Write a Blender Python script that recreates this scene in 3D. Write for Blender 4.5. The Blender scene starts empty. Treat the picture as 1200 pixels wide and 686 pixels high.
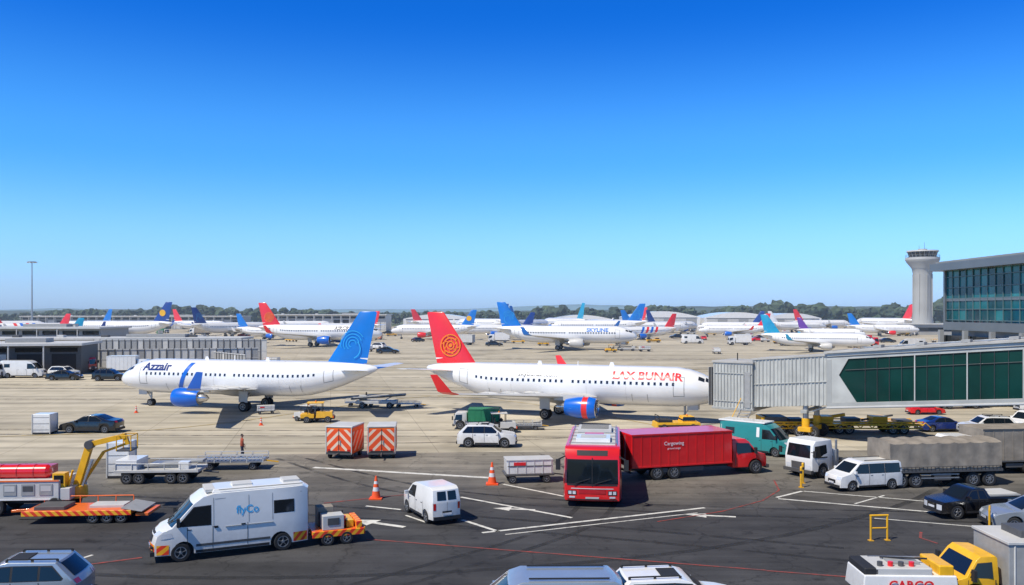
import bpy, bmesh, math, random
from mathutils import Vector, Matrix
random.seed(7)
R=math.radians
sc=bpy.context.scene
COL=sc.collection
# ---------------------------------------------------------------- materials
MATS={}
def _new(name):
    m=bpy.data.materials.new(name); m.use_nodes=True
    nt=m.node_tree; return m,nt,nt.nodes['Principled BSDF']
def nd(nt,t,**k):
    n=nt.nodes.new(t)
    for a,b in k.items():
        if a in n.inputs.keys(): n.inputs[a].default_value=b
        else: setattr(n,a,b)
    return n
def mat(name,col,rough=.5,metal=0,coat=0,nz=.08,ns=2.5,dirt=0,spec=.5,bump=0,bs=20):
    if name in MATS: return MATS[name]
    m,nt,b=_new(name); L=nt.links
    tc=nd(nt,'ShaderNodeTexCoord')
    n=nd(nt,'ShaderNodeTexNoise',Scale=ns,Detail=6.0); L.new(tc.outputs['Object'],n.inputs['Vector'])
    mr=nd(nt,'ShaderNodeMapRange'); mr.inputs[1].default_value=.3; mr.inputs[2].default_value=.7
    mr.inputs[3].default_value=1-nz; mr.inputs[4].default_value=1+nz*.6
    L.new(n.outputs['Fac'],mr.inputs[0])
    vm=nd(nt,'ShaderNodeVectorMath',operation='SCALE'); vm.inputs[0].default_value=col[:3]
    L.new(mr.outputs[0],vm.inputs['Scale'])
    out=vm.outputs[0]
    if dirt:
        sx=nd(nt,'ShaderNodeSeparateXYZ'); L.new(tc.outputs['Object'],sx.inputs[0])
        r2=nd(nt,'ShaderNodeMapRange'); r2.inputs[1].default_value=.25; r2.inputs[2].default_value=1.3
        r2.inputs[3].default_value=dirt; r2.inputs[4].default_value=.04
        L.new(sx.outputs[2],r2.inputs[0])
        n2=nd(nt,'ShaderNodeTexNoise',Scale=5.0,Detail=8.0); L.new(tc.outputs['Object'],n2.inputs['Vector'])
        mu=nd(nt,'ShaderNodeMath',operation='MULTIPLY'); L.new(r2.outputs[0],mu.inputs[0]); L.new(n2.outputs['Fac'],mu.inputs[1])
        mx=nd(nt,'ShaderNodeMix',data_type='RGBA'); L.new(mu.outputs[0],mx.inputs['Factor'])
        L.new(out,mx.inputs[6]); mx.inputs[7].default_value=(.1,.085,.065,1); out=mx.outputs[2]
    L.new(out,b.inputs['Base Color'])
    b.inputs['Roughness'].default_value=rough; b.inputs['Metallic'].default_value=metal
    b.inputs['Coat Weight'].default_value=coat; b.inputs['Coat Roughness'].default_value=.08
    b.inputs['Specular IOR Level'].default_value=spec
    if bump:
        n3=nd(nt,'ShaderNodeTexNoise',Scale=bs,Detail=4.0); L.new(tc.outputs['Object'],n3.inputs['Vector'])
        bp=nd(nt,'ShaderNodeBump',Strength=bump,Distance=.02); L.new(n3.outputs['Fac'],bp.inputs['Height']); L.new(bp.outputs[0],b.inputs['Normal'])
    MATS[name]=m; return m
def stripes(name,c1,c2,v,scale,absy=False,rough=.45,edge=.5):
    if name in MATS: return MATS[name]
    m,nt,b=_new(name); L=nt.links
    tc=nd(nt,'ShaderNodeTexCoord'); s=nd(nt,'ShaderNodeSeparateXYZ'); L.new(tc.outputs['Object'],s.inputs[0])
    y=s.outputs[1]
    if absy:
        a=nd(nt,'ShaderNodeMath',operation='ABSOLUTE'); L.new(y,a.inputs[0]); y=a.outputs[0]
    acc=None
    for o,k in ((s.outputs[0],v[0]),(y,v[1]),(s.outputs[2],v[2])):
        mu=nd(nt,'ShaderNodeMath',operation='MULTIPLY'); L.new(o,mu.inputs[0]); mu.inputs[1].default_value=k*scale
        if acc is None: acc=mu.outputs[0]
        else:
            ad=nd(nt,'ShaderNodeMath',operation='ADD'); L.new(acc,ad.inputs[0]); L.new(mu.outputs[0],ad.inputs[1]); acc=ad.outputs[0]
    f=nd(nt,'ShaderNodeMath',operation='FRACT'); L.new(acc,f.inputs[0])
    g=nd(nt,'ShaderNodeMath',operation='GREATER_THAN'); L.new(f.outputs[0],g.inputs[0]); g.inputs[1].default_value=edge
    mx=nd(nt,'ShaderNodeMix',data_type='RGBA'); L.new(g.outputs[0],mx.inputs['Factor'])
    mx.inputs[6].default_value=(*c1,1); mx.inputs[7].default_value=(*c2,1)
    L.new(mx.outputs[2],b.inputs['Base Color']); b.inputs['Roughness'].default_value=rough
    MATS[name]=m; return m
WHITE=mat('white_paint',(.81,.80,.77),.28,0,.6,.06,1.5,dirt=.55)
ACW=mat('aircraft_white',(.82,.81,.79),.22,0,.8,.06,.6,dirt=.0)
GLASS=mat('vehicle_glass',(.008,.012,.016),.05,0,0,0,1,spec=.5)
DGLASS=mat('aircraft_window_glass',(.02,.025,.035),.1,0,0,0,1,spec=.6)
TIRE=mat('tyre_rubber',(.022,.022,.023),.85,0,0,.2,8)
RIM=mat('wheel_rim',(.38,.39,.41),.35,.7,0,.1,6)
DARK=mat('dark_underbody',(.02,.02,.022),.7,0,0,.2,4)
BLACKP=mat('black_paint',(.006,.007,.010),.2,0,.6,.1,3,dirt=.15)
GREY=mat('grey_paint',(.33,.33,.32),.5,0,0,.12,3,dirt=.4)
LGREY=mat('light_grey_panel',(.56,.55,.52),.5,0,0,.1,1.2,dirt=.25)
DGREY=mat('dark_grey_paint',(.08,.08,.082),.5,0,0,.15,3,dirt=.3)
STEEL=mat('galvanised_steel',(.4,.41,.42),.4,.7,0,.15,5)
RED=mat('red_paint',(.74,.010,.014),.28,0,.5,.08,2,dirt=.15)
DRED=mat('deep_red_paint',(.52,.010,.02),.35,0,.4,.08,2,dirt=.2)
YEL=mat('yellow_paint',(.85,.45,.01),.45,0,.2,.12,3,dirt=.4)
ORA=mat('orange_paint',(.88,.16,.012),.45,0,.2,.12,3,dirt=.4)
BLUE=mat('blue_paint',(.006,.13,.58),.3,0,.3,.08,1)
DBLUE=mat('dark_blue_paint',(.008,.03,.18),.25,0,.7,.08,2,dirt=.2)
CYAN=mat('cyan_paint',(.04,.40,.75),.35,0,.3,.05,1)
TEAL=mat('teal_paint',(.02,.25,.25),.3,0,.5,.06,2,dirt=.3)
GREEN=mat('green_tarp',(.02,.20,.09),.6,0,0,.15,2,bump=.3)
SILVER=mat('silver_blue_paint',(.32,.36,.40),.25,.3,.7,.06,2,dirt=.2)
TARP=mat('beige_tarp',(.28,.24,.19),.75,0,0,.28,1.6,dirt=.8,bump=.6,bs=5)
LAMP=mat('headlamp',(.75,.77,.8),.1,.2,1,0)
TAIL=mat('tail_lamp',(.5,.01,.01),.2,0,1,0)
ORG=mat('orange_logo',(.85,.22,.02),.4,0,0,.05)
FRED=mat('fin_red',(.78,.022,.028),.35,0,.3,.12,.5)
FBLUE=mat('fin_blue',(.004,.17,.58),.35,0,.3,.18,.4)
FTEAL=mat('fin_teal',(.01,.3,.5),.35,0,.3,.15,.4)
FNAVY=mat('fin_navy',(.01,.05,.26),.35,0,.3,.15,.4)
FPURP=mat('fin_purple',(.12,.03,.28),.35,0,.3,.15,.4)
METAL=mat('bare_metal',(.6,.6,.62),.25,.9,0,.1,4)
HAZ=stripes('hazard_red_white',(.82,.09,.015),(.8,.62,.45),(0,1,1),1.55,True,edge=.62)
HAZX=stripes('hazard_side',(.82,.09,.015),(.8,.62,.45),(1,0,1),1.4,edge=.62)
HAZO=stripes('hazard_orange_yellow',(.78,.05,.015),(.88,.42,.02),(1,1,1.0),2.6)
# ---------------------------------------------------------------- mesh builder
class MB:
    def __init__(s,bevel=0,seg=2,angle=35):
        s.v=[];s.f=[];s.fm=[];s.m=[];s.bevel=bevel;s.seg=seg;s.angle=angle
    def mi(s,m):
        if m not in s.m: s.m.append(m)
        return s.m.index(m)
    def add(s,vs,fs,m):
        k=len(s.v); s.v+= [tuple(v) for v in vs]; i=s.mi(m)
        for f in fs: s.f.append([k+a for a in f]); s.fm.append(i)
    def addbm(s,bm,m):
        bm.verts.index_update()
        s.add([v.co[:] for v in bm.verts],[[v.index for v in f.verts] for f in bm.faces],m); bm.free()
    def box(s,c,d,m,rz=0,top=None,ry=0):
        x,y,z=d[0]/2,d[1]/2,d[2]/2; t=top or (1,1)
        vs=[Vector((a*x*(t[0] if e>0 else 1),b*y*(t[1] if e>0 else 1),e*z)) for e in(-1,1) for b in(-1,1) for a in(-1,1)]
        M=Matrix.Rotation(rz,3,'Z')@Matrix.Rotation(ry,3,'Y')
        vs=[M@v+Vector(c) for v in vs]
        s.add(vs,[(0,2,3,1),(4,5,7,6),(0,1,5,4),(2,6,7,3),(0,4,6,2),(1,3,7,5)],m)
    def bar(s,p0,p1,w,m,h=None):
        p0=Vector(p0);p1=Vector(p1);d=(p1-p0).normalized();h=h or w
        up=Vector((0,0,1)) if abs(d.z)<.95 else Vector((1,0,0))
        a=d.cross(up).normalized()*w/2;b=a.cross(d).normalized()*h/2
        vs=[p+i*a+j*b for p in(p0,p1) for i,j in((-1,-1),(1,-1),(1,1),(-1,1))]
        s.add(vs,[(3,2,1,0),(4,5,6,7),(0,1,5,4),(1,2,6,5),(2,3,7,6),(3,0,4,7)],m)
    def cyl(s,p0,p1,r0,r1,m,n=16,cap=True):
        p0=Vector(p0);p1=Vector(p1);d=(p1-p0).normalized()
        up=Vector((0,0,1)) if abs(d.z)<.95 else Vector((1,0,0))
        a=d.cross(up).normalized();b=a.cross(d)
        vs=[];
        for p,r in((p0,r0),(p1,r1)):
            for i in range(n):
                t=2*math.pi*i/n; vs.append(p+(a*math.cos(t)+b*math.sin(t))*r)
        fs=[(i,(i+1)%n,n+(i+1)%n,n+i) for i in range(n)]
        if cap: fs+=[tuple(range(n))[::-1],tuple(range(n,2*n))]
        s.add(vs,fs,m)
    def lathe(s,prof,o,ax,m,n=24):
        o=Vector(o);d=Vector(ax).normalized(); up=Vector((0,0,1)) if abs(d.z)<.95 else Vector((1,0,0))
        a=d.cross(up).normalized();b=a.cross(d);vs=[];fs=[]
        for t,r in prof:
            for i in range(n):
                q=2*math.pi*i/n; vs.append(o+d*t+(a*math.cos(q)+b*math.sin(q))*r)
        for k in range(len(prof)-1):
            for i in range(n): fs.append((k*n+i,k*n+(i+1)%n,(k+1)*n+(i+1)%n,(k+1)*n+i))
        s.add(vs,fs,m)
    def poly(s,pts,m): s.add(pts,[tuple(range(len(pts)))],m)
    def obj(s,name,parent=None):
        me=bpy.data.meshes.new(name); me.from_pydata(s.v,[],s.f)
        for m in s.m: me.materials.append(m)
        me.polygons.foreach_set('material_index',s.fm)
        me.polygons.foreach_set('use_smooth',[True]*len(s.f)); me.update()
        me.set_sharp_from_angle(angle=R(s.angle))
        o=bpy.data.objects.new(name,me); COL.objects.link(o)
        if s.bevel:
            b=o.modifiers.new('bevel','BEVEL'); b.width=s.bevel; b.segments=s.seg; b.limit_method='ANGLE'; b.angle_limit=R(30); b.harden_normals=True
        if parent: o.parent=parent
        return o
class Thing:
    def __init__(s,name,loc=(0,0,0),yaw=0,scl=1):
        e=bpy.data.objects.new(name,None); COL.objects.link(e); e.empty_display_size=.3
        e.location=loc if len(loc)==3 else (loc[0],loc[1],0); e.rotation_euler[2]=yaw
        e.scale=(scl,)*3 if not isinstance(scl,tuple) else scl
        s.e=e;s.parts={};s.ch=[];s.name=name
    def p(s,n,**k):
        if n not in s.parts: s.parts[n]=MB(**k)
        return s.parts[n]
    def done(s):
        for n,mb in s.parts.items():
            if mb.f: s.ch.append(mb.obj(n,s.e))
        return s
def clone(t,loc,yaw,swap=None,scl=None,name=None):
    e=bpy.data.objects.new(name or t.name,None); COL.objects.link(e); e.location=(loc[0],loc[1],0); e.rotation_euler[2]=yaw; e.empty_display_size=.3
    e.scale=(scl,)*3 if scl else t.e.scale
    for c in t.ch:
        o=c.copy(); COL.objects.link(o); o.parent=e
        if swap:
            for sl in o.material_slots:
                if sl.material in swap:
                    k=sl.material; sl.link='OBJECT'; sl.material=swap[k]
    return e
def cut(bm,xs=(),ys=(),zs=()):
    for vals,no in((xs,(1,0,0)),(ys,(0,1,0)),(zs,(0,0,1))):
        for q in vals:
            bmesh.ops.bisect_plane(bm,geom=bm.verts[:]+bm.edges[:]+bm.faces[:],dist=1e-5,plane_co=Vector(no)*q,plane_no=no)
def shell(mb,outline,W,m,df,xs,ys,zs):
    bm=bmesh.new()
    a=[bm.verts.new((x,-W,z)) for x,z in outline];b=[bm.verts.new((x,W,z)) for x,z in outline]
    bm.faces.new(a);bm.faces.new(b[::-1]);n=len(a)
    for i in range(n):
        j=(i+1)%n; bm.faces.new((a[j],a[i],b[i],b[j]))
    bmesh.ops.recalc_face_normals(bm,faces=bm.faces[:]); cut(bm,xs,ys,zs)
    for v in bm.verts: v.co=df(*v.co)
    mb.addbm(bm,m)
def panel(mb,pts,m,df,xs,ys,zs):
    bm=bmesh.new(); bm.faces.new([bm.verts.new(p) for p in pts]); cut(bm,xs,ys,zs)
    for v in bm.verts: v.co=df(*v.co)
    mb.addbm(bm,m)
def mkdef(L,W,belt,roof,tum,c=.03,plan=.1,pd=.7):
    def f(x,y,z):
        s=1
        if z>belt: s=1-tum*(z-belt)/(roof-belt)
        else: s=1-.03*(belt-z)/belt
        d=max(0,(abs(x)-(L/2-pd))/pd); s*=1-plan*d*d
        return Vector((x*(1-c*(y/W)**2),y*s,z))
    return f
def arches(zb,wheels,rw,gap=.06,n=10):
    pts=[];ra=rw+gap;a0=math.asin((zb-rw)/ra)
    for xw in sorted(wheels):
        for i in range(n+1):
            a=(math.pi-a0)+(2*a0-math.pi)*i/n
            pts.append((xw+ra*math.cos(a),rw+ra*math.sin(a)))
    return pts
def wheel(mb,x,y,r,w,side,spokes=5):
    z=r
    pr=[(-w/2,r*.62),(-w/2,r*.9),(-w*.36,r),(w*.36,r),(w/2,r*.9),(w/2,r*.62)]
    mb.lathe(pr,(x,y,z),(0,side,0),TIRE,22)
    mb.lathe([(w*.46,r*.63),(w*.30,r*.56),(w*.30,0.001)],(x,y,z),(0,side,0),DARK,18)
    mb.lathe([(w*.47,r*.63),(w*.47,r*.54),(w*.36,r*.52)],(x,y,z),(0,side,0),RIM,18)
    mb.cyl((x,y+side*w*.3,z),(x,y+side*w*.46,z),r*.2,r*.16,RIM,10)
    for k in range(spokes):
        a=2*math.pi*k/spokes+.3
        p1=(x+math.cos(a)*r*.56,y+side*w*.4,z+math.sin(a)*r*.56)
        mb.bar((x,y+side*w*.4,z),p1,r*.17,RIM,w*.08)
    mb.cyl((x,y-side*w*.5,z),(x,y-side*w*.3,z),r*.6,r*.6,DARK,14)
def grow(w,k):
    cx=sum(p[0] for p in w)/len(w);cz=sum(p[1] for p in w)/len(w);o=[]
    for x,z in w:
        d=math.hypot(x-cx,z-cz); o.append((x+(x-cx)/d*k,z+(z-cz)/d*k))
    return o
def vehicle(name,loc,yaw,S,color,scl=1,extra=None,wheelmat=None):
    T=Thing(name,loc,yaw,scl); L,W,H=S['L'],S['W'],S['H']
    df=mkdef(L,W,S['belt'],H,S.get('tum',.16),S.get('c',.035),S.get('plan',.1),S.get('pd',.7))
    xs=[-L/2+i*L/10 for i in range(1,10)]+[L/2-.2,-L/2+.2]; ys=[-W*.75,-W*.4,0,W*.4,W*.75]; zs=[S['belt']]
    out=[(S['top'][-1][0],S['zb'])]+arches(S['zb'],S['wh'],S['rw'])+[(S['top'][0][0],S['zb'])]+S['top']
    cln=[out[0]]
    for q in out[1:]:
        if abs(q[0]-cln[-1][0])+abs(q[1]-cln[-1][1])>.01: cln.append(q)
    if abs(cln[0][0]-cln[-1][0])+abs(cln[0][1]-cln[-1][1])<.01: cln.pop()
    shell(T.p('body',bevel=S.get('bev',.045),seg=3),cln,W,color,df,xs,ys,zs)
    g=T.p('glass')
    tr=T.p('trim')
    for w in S['sw']:
        for sy in(1,-1):
            panel(g,[(x,sy*(W+.010),z) for x,z in w],GLASS,df,xs,(),zs)
            panel(tr,[(x,sy*(W+.005),z) for x,z in grow(w,.05)],DARK,df,xs,(),zs)
    for (i,t0,t1,y0,y1,m) in S['sp']:
        (x1,z1),(x2,z2)=S['top'][i],S['top'][i+1]; dx,dz=x2-x1,z2-z1; l=math.hypot(dx,dz)
        nx,nz=dz/l,-dx/l
        if nx*(x1+dx/2)+nz*(z1+dz/2-H*.4)<0: nx,nz=-nx,-nz
        o=.01; pts=[(x1+dx*t+nx*o,y,z1+dz*t+nz*o) for t,y in((t0,y0),(t0,y1),(t1,y1),(t1,y0))]
        panel(g if m is GLASS else tr,pts,m,df,(),ys,())
    for x in S.get('seams',[]):
        for sy in(1,-1):
            panel(tr,[(x-.012,sy*(W+.006),S['zb']+.15),(x+.012,sy*(W+.006),S['zb']+.15),(x+.012,sy*(W+.006),S['belt']),(x-.012,sy*(W+.006),S['belt'])],DARK,df,(),(),())
            tr.box((x-.18 if x>0 else x+.2,sy*(W*.985+.006),S['belt']-.1),(.15,.03,.035),DARK)
    mx,mz=S['mir']
    for sy in(1,-1):
        tr.box((mx,sy*(W+.1),mz),(.12,.2,.17 if H<2 else .34),DARK if H>2 else color)
        a,b=min(S['wh'])+S['rw']+.1,max(S['wh'])-S['rw']-.1
        panel(tr,[(a,sy*(W+.004),S['zb']+.01),(b,sy*(W+.004),S['zb']+.01),(b,sy*(W+.004),S['zb']+.12),(a,sy*(W+.004),S['zb']+.12)],DARK,df,xs,(),())
    for sx in(1,-1):
        xx=sx*(L/2-.10); tr.box((xx,0,S['zb']+.08),(.24,W*1.62,.17),DARK)
        tr.box((sx*(L/2+.025),0,S['zb']+.28),(.02,.5,.11),LAMP)
    u=T.p('underbody'); u.box((0,0,(S['zb']+.75)/2),(L*.88,(W-.27)*2,.75-S['zb']+.05),DARK)
    wb=T.p('wheels')
    for x in S['wh']:
        for sy in(1,-1): wheel(wb,x,sy*(W-.13),S['rw'],.22,sy)
    if extra: extra(T,S,df)
    return T.done()
SEDAN=dict(L=4.8,W=.91,H=1.45,zb=.22,rw=.33,wh=(-1.45,1.45),belt=.93,tum=.22,
 top=[(2.4,.35),(2.4,.58),(2.25,.74),(1.75,.88),(1.15,.95),(.4,1.37),(0,1.45),(-.75,1.43),(-1.6,1.1),(-2.25,1.02),(-2.4,.85),(-2.4,.35)],
 sw=[[(.95,.98),(.36,1.31),(-.08,1.36),(-.08,.98)],[(-.16,.98),(-.16,1.36),(-.7,1.33),(-1.2,1.08),(-1.15,.98)]],
 sp=[(4,.08,.92,-.74,.74,GLASS),(7,.08,.9,-.7,.7,GLASS),(1,.1,.9,.45,.85,LAMP),(1,.1,.9,-.85,-.45,LAMP),(0,.2,.9,-.4,.4,DARK),(9,.1,.9,.5,.86,TAIL),(9,.1,.9,-.86,-.5,TAIL)],
 seams=[.98,-.12,-1.1],mir=(.85,1.0))
SUV=dict(L=4.5,W=.93,H=1.7,zb=.27,rw=.37,wh=(-1.35,1.4),belt=1.06,tum=.17,
 top=[(2.25,.4),(2.25,.78),(2.12,.96),(1.7,1.04),(1.15,1.1),(.45,1.6),(.05,1.69),(-1.55,1.66),(-2.12,1.12),(-2.25,.95),(-2.25,.4)],
 sw=[[(.95,1.12),(.42,1.52),(-.1,1.57),(-.1,1.12)],[(-.18,1.12),(-.18,1.57),(-1.0,1.56),(-1.0,1.12)],[(-1.08,1.12),(-1.08,1.55),(-1.45,1.53),(-1.8,1.18),(-1.75,1.12)]],
 sp=[(4,.07,.93,-.76,.76,GLASS),(7,.1,.9,-.68,.68,GLASS),(1,.1,.9,.45,.86,LAMP),(1,.1,.9,-.86,-.45,LAMP),(0,.3,.95,-.42,.42,DARK),(8,.1,.95,.55,.88,TAIL),(8,.1,.95,-.88,-.55,TAIL)],
 seams=[.98,-.14,-1.05],mir=(.85,1.15))
def suvx(T,S,df):
    t=T.p('trim')
    for y in(.62,-.62):
        t.bar((.1,y,1.76),(-1.5,y,1.74),.04,DARK)
        for x in(.1,-.7,-1.5): t.box((x,y,1.71),(.08,.04,.08),DARK)
    t.box((-.15,0,1.70),(.6,.8,.015),DARK)
MINI=dict(L=4.8,W=.95,H=1.9,zb=.26,rw=.34,wh=(-1.5,1.5),belt=1.1,tum=.14,
 top=[(2.4,.4),(2.4,.75),(2.3,.98),(1.7,1.16),(.95,1.76),(.6,1.88),(-2.1,1.87),(-2.32,1.75),(-2.4,1.1),(-2.4,.4)],
 sw=[[(1.45,1.18),(.9,1.68),(.3,1.72),(.3,1.15)],[(.2,1.15),(.2,1.72),(-.9,1.72),(-.9,1.15)],[(-1.0,1.15),(-1.0,1.72),(-2.1,1.7),(-2.15,1.15)]],
 sp=[(3,.06,.94,-.78,.78,GLASS),(7,.1,.95,-.72,.72,GLASS),(1,.1,.9,.5,.9,LAMP),(1,.1,.9,-.9,-.5,LAMP),(0,.3,.95,-.45,.45,DARK),(8,.05,.4,.72,.92,TAIL),(8,.05,.4,-.92,-.72,TAIL)],
 seams=[1.3,.25,-.95],mir=(1.35,1.25))
def minx(T,S,df):
    t=T.p('trim')
    for y in(.62,-.62): t.bar((.4,y,1.93),(-1.9,y,1.92),.04,DARK)
PANELV=dict(L=4.1,W=.87,H=1.8,zb=.26,rw=.32,wh=(-1.3,1.3),belt=1.05,tum=.15,bev=.12,plan=.14,
 top=[(2.05,.4),(2.05,.72),(1.92,.92),(1.3,1.08),(.65,1.66),(.3,1.78),(-1.6,1.8),(-1.92,1.7),(-2.05,1.15),(-2.05,.4)],
 sw=[[(1.05,1.1),(.58,1.56),(.1,1.6),(.1,1.08)]],
 sp=[(3,.06,.94,-.7,.7,GLASS),(7,.12,.9,-.62,-.06,GLASS),(7,.12,.9,.06,.62,GLASS),(1,.1,.9,.45,.82,LAMP),(1,.1,.9,-.82,-.45,LAMP),(8,.1,.55,.68,.84,TAIL),(8,.1,.55,-.84,-.68,TAIL),(8,.05,.98,-.008,.008,DARK),(8,.62,.85,-.3,.3,DARK)],
 seams=[.95,.05,-1.0],mir=(.98,1.15))
VAN=dict(L=6.3,W=1.02,H=2.62,zb=.3,rw=.38,wh=(-1.95,2.05),belt=1.35,tum=.1,plan=.14,pd=1.0,bev=.09,c=.05,
 top=[(3.15,.4),(3.15,.78),(3.06,1.08),(2.85,1.24),(2.5,1.36),(1.62,2.26),(1.25,2.5),(.8,2.6),(-2.95,2.62),(-3.15,2.5),(-3.15,.4)],
 sw=[[(2.28,1.42),(1.62,2.1),(.98,2.14),(.98,1.40)],[(-2.5,1.62),(-2.5,2.1),(-1.7,2.1),(-1.7,1.62)]],
 sp=[(4,.03,.98,-.93,.93,GLASS),(2,.0,.95,.55,.97,LAMP),(2,.0,.95,-.97,-.55,LAMP),(1,.0,.9,-.5,.5,DARK),(2,.1,.5,-.48,.48,DARK),(0,.1,.9,-.97,.97,HAZO),(9,.07,.4,-.8,-.06,GLASS),(9,.07,.4,.06,.8,GLASS),(9,.5,.75,.84,.98,TAIL),(9,.5,.75,-.98,-.84,TAIL)],
 seams=[1.9,.88,-.55],mir=(2.15,1.6))
def text_on(mb,s,size,fn,m,lev=(),bold=.015,align='CENTER'):
    cu=bpy.data.curves.new('t','FONT');cu.body=s;cu.size=size;cu.align_x=align;cu.offset=bold*size;cu.resolution_u=3
    o=bpy.data.objects.new('t',cu);COL.objects.link(o);bpy.context.view_layer.update()
    dg=bpy.context.evaluated_depsgraph_get(); me=bpy.data.meshes.new_from_object(o.evaluated_get(dg))
    bm=bmesh.new();bm.from_mesh(me); cut(bm,(),lev,())
    for v in bm.verts: v.co=fn(v.co.x,v.co.y)
    mb.addbm(bm,m); bpy.data.objects.remove(o);bpy.data.curves.remove(cu);bpy.data.meshes.remove(me)
# ---------------------------------------------------------------- ground
def sheet(name,pts,z,m):
    b=MB(); b.poly([(x,y,z) for x,y in pts],m); return b.obj(name)
def concrete_mat():
    m,nt,b=_new('apron_concrete'); L=nt.links
    tc=nd(nt,'ShaderNodeTexCoord'); mp=nd(nt,'ShaderNodeMapping'); mp.inputs['Rotation'].default_value=(0,0,R(-12)); L.new(tc.outputs['Object'],mp.inputs[0])
    br=nd(nt,'ShaderNodeTexBrick',offset=0.0,squash=1.0); br.inputs['Scale'].default_value=1; br.inputs['Brick Width'].default_value=7.5; br.inputs['Row Height'].default_value=7.5
    br.inputs['Mortar Size'].default_value=.035; br.inputs['Mortar Smooth'].default_value=.3; br.inputs['Bias'].default_value=0
    br.inputs['Color1'].default_value=(.455,.400,.298,1);br.inputs['Color2'].default_value=(.495,.438,.332,1);br.inputs['Mortar'].default_value=(.33,.29,.22,1)
    L.new(mp.outputs[0],br.inputs[0])
    def noise(scale,det,vec=None,st=None,rot=-12):
        n=nd(nt,'ShaderNodeTexNoise',Scale=scale,Detail=det,Roughness=.6)
        if st:
            q=nd(nt,'ShaderNodeMapping'); q.inputs['Scale'].default_value=st; q.inputs['Rotation'].default_value=(0,0,R(rot)); L.new(tc.outputs['Object'],q.inputs[0]); L.new(q.outputs[0],n.inputs[0])
        else: L.new(tc.outputs['Object'],n.inputs[0])
        return n
    def mul(col,nn,lo,hi,a=.3,c=.7):
        mr=nd(nt,'ShaderNodeMapRange'); mr.inputs[1].default_value=a;mr.inputs[2].default_value=c;mr.inputs[3].default_value=lo;mr.inputs[4].default_value=hi
        L.new(nn.outputs['Fac'],mr.inputs[0]); v=nd(nt,'ShaderNodeVectorMath',operation='SCALE'); L.new(col,v.inputs[0]); L.new(mr.outputs[0],v.inputs['Scale']); return v.outputs[0]
    c=mul(br.outputs['Color'],noise(.02,5),.80,1.14)
    c=mul(c,noise(.35,8),.84,1.08)
    c=mul(c,noise(1,6,st=(.012,.5,1)),.66,1.08,.32,.55)
    c=mul(c,noise(1,5,st=(.02,.22,1),rot=9),.80,1.05,.33,.5)
    c=mul(c,noise(.09,3),.60,1.0,.28,.42)
    c=mul(c,noise(.6,4),.62,1.0,.26,.34)
    L.new(c,b.inputs['Base Color']); b.inputs['Roughness'].default_value=.85; b.inputs['Specular IOR Level'].default_value=.2
    return m
def asphalt_mat():
    m,nt,b=_new('asphalt'); L=nt.links
    tc=nd(nt,'ShaderNodeTexCoord')
    def noise(scale,det,st=None):
        n=nd(nt,'ShaderNodeTexNoise',Scale=scale,Detail=det,Roughness=.65)
        if st:
            q=nd(nt,'ShaderNodeMapping'); q.inputs['Scale'].default_value=st; L.new(tc.outputs['Object'],q.inputs[0]); L.new(q.outputs[0],n.inputs[0])
        else: L.new(tc.outputs['Object'],n.inputs[0])
        return n.outputs['Fac']
    def mr(src,a,c,lo,hi):
        k=nd(nt,'ShaderNodeMapRange'); k.inputs[1].default_value=a;k.inputs[2].default_value=c;k.inputs[3].default_value=lo;k.inputs[4].default_value=hi; L.new(src,k.inputs[0]); return k.outputs[0]
    def mul(a,c2):
        k=nd(nt,'ShaderNodeMath',operation='MULTIPLY'); L.new(a,k.inputs[0]); L.new(c2,k.inputs[1]); return k.outputs[0]
    s=nd(nt,'ShaderNodeSeparateXYZ'); L.new(tc.outputs['Object'],s.inputs[0])
    ad=nd(nt,'ShaderNodeMath',operation='MULTIPLY_ADD'); L.new(noise(.12,5),ad.inputs[0]); ad.inputs[1].default_value=16; L.new(s.outputs[1],ad.inputs[2])
    wear=mr(ad.outputs[0],50,67,0,1)
    mx=nd(nt,'ShaderNodeMix',data_type='RGBA'); L.new(wear,mx.inputs['Factor']); mx.inputs[6].default_value=(.058,.057,.058,1); mx.inputs[7].default_value=(.235,.21,.168,1)
    f=mul(mr(noise(.25,8),.3,.7,.70,1.30),mr(noise(14,4),.3,.7,.84,1.16))
    f=mul(f,mr(noise(1,5,(.05,.9,1)),.35,.6,.72,1.08))
    f=mul(f,mr(noise(.9,3),.28,.40,.5,1.0))
    f=mul(f,mr(noise(2.7,2),.24,.32,.55,1.0))
    vo=nd(nt,'ShaderNodeTexVoronoi',Scale=.11,distance='CHEBYCHEV'); L.new(tc.outputs['Object'],vo.inputs[0])
    sp=nd(nt,'ShaderNodeSeparateColor'); L.new(vo.outputs['Color'],sp.inputs[0])
    f=mul(f,mr(sp.outputs[0],.0,1,.84,1.16))
    v2=nd(nt,'ShaderNodeTexVoronoi',Scale=.22,feature='DISTANCE_TO_EDGE'); 
    nn=nd(nt,'ShaderNodeTexNoise',Scale=1.5,Detail=4.0); L.new(tc.outputs['Object'],nn.inputs[0])
    vv=nd(nt,'ShaderNodeVectorMath',operation='ADD'); L.new(tc.outputs['Object'],vv.inputs[0]); L.new(nn.outputs['Color'],vv.inputs[1]); L.new(vv.outputs[0],v2.inputs[0])
    f=mul(f,mr(v2.outputs['Distance'],.0,.012,.6,1))
    v=nd(nt,'ShaderNodeVectorMath',operation='SCALE'); L.new(mx.outputs[2],v.inputs[0]); L.new(f,v.inputs['Scale'])
    L.new(v.outputs[0],b.inputs['Base Color']); b.inputs['Roughness'].default_value=.8; b.inputs['Specular IOR Level'].default_value=.25
    bp=nd(nt,'ShaderNodeBump',Strength=.25,Distance=.02); L.new(noise(40,4),bp.inputs['Height']); L.new(bp.outputs[0],b.inputs['Normal'])
    return m
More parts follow.
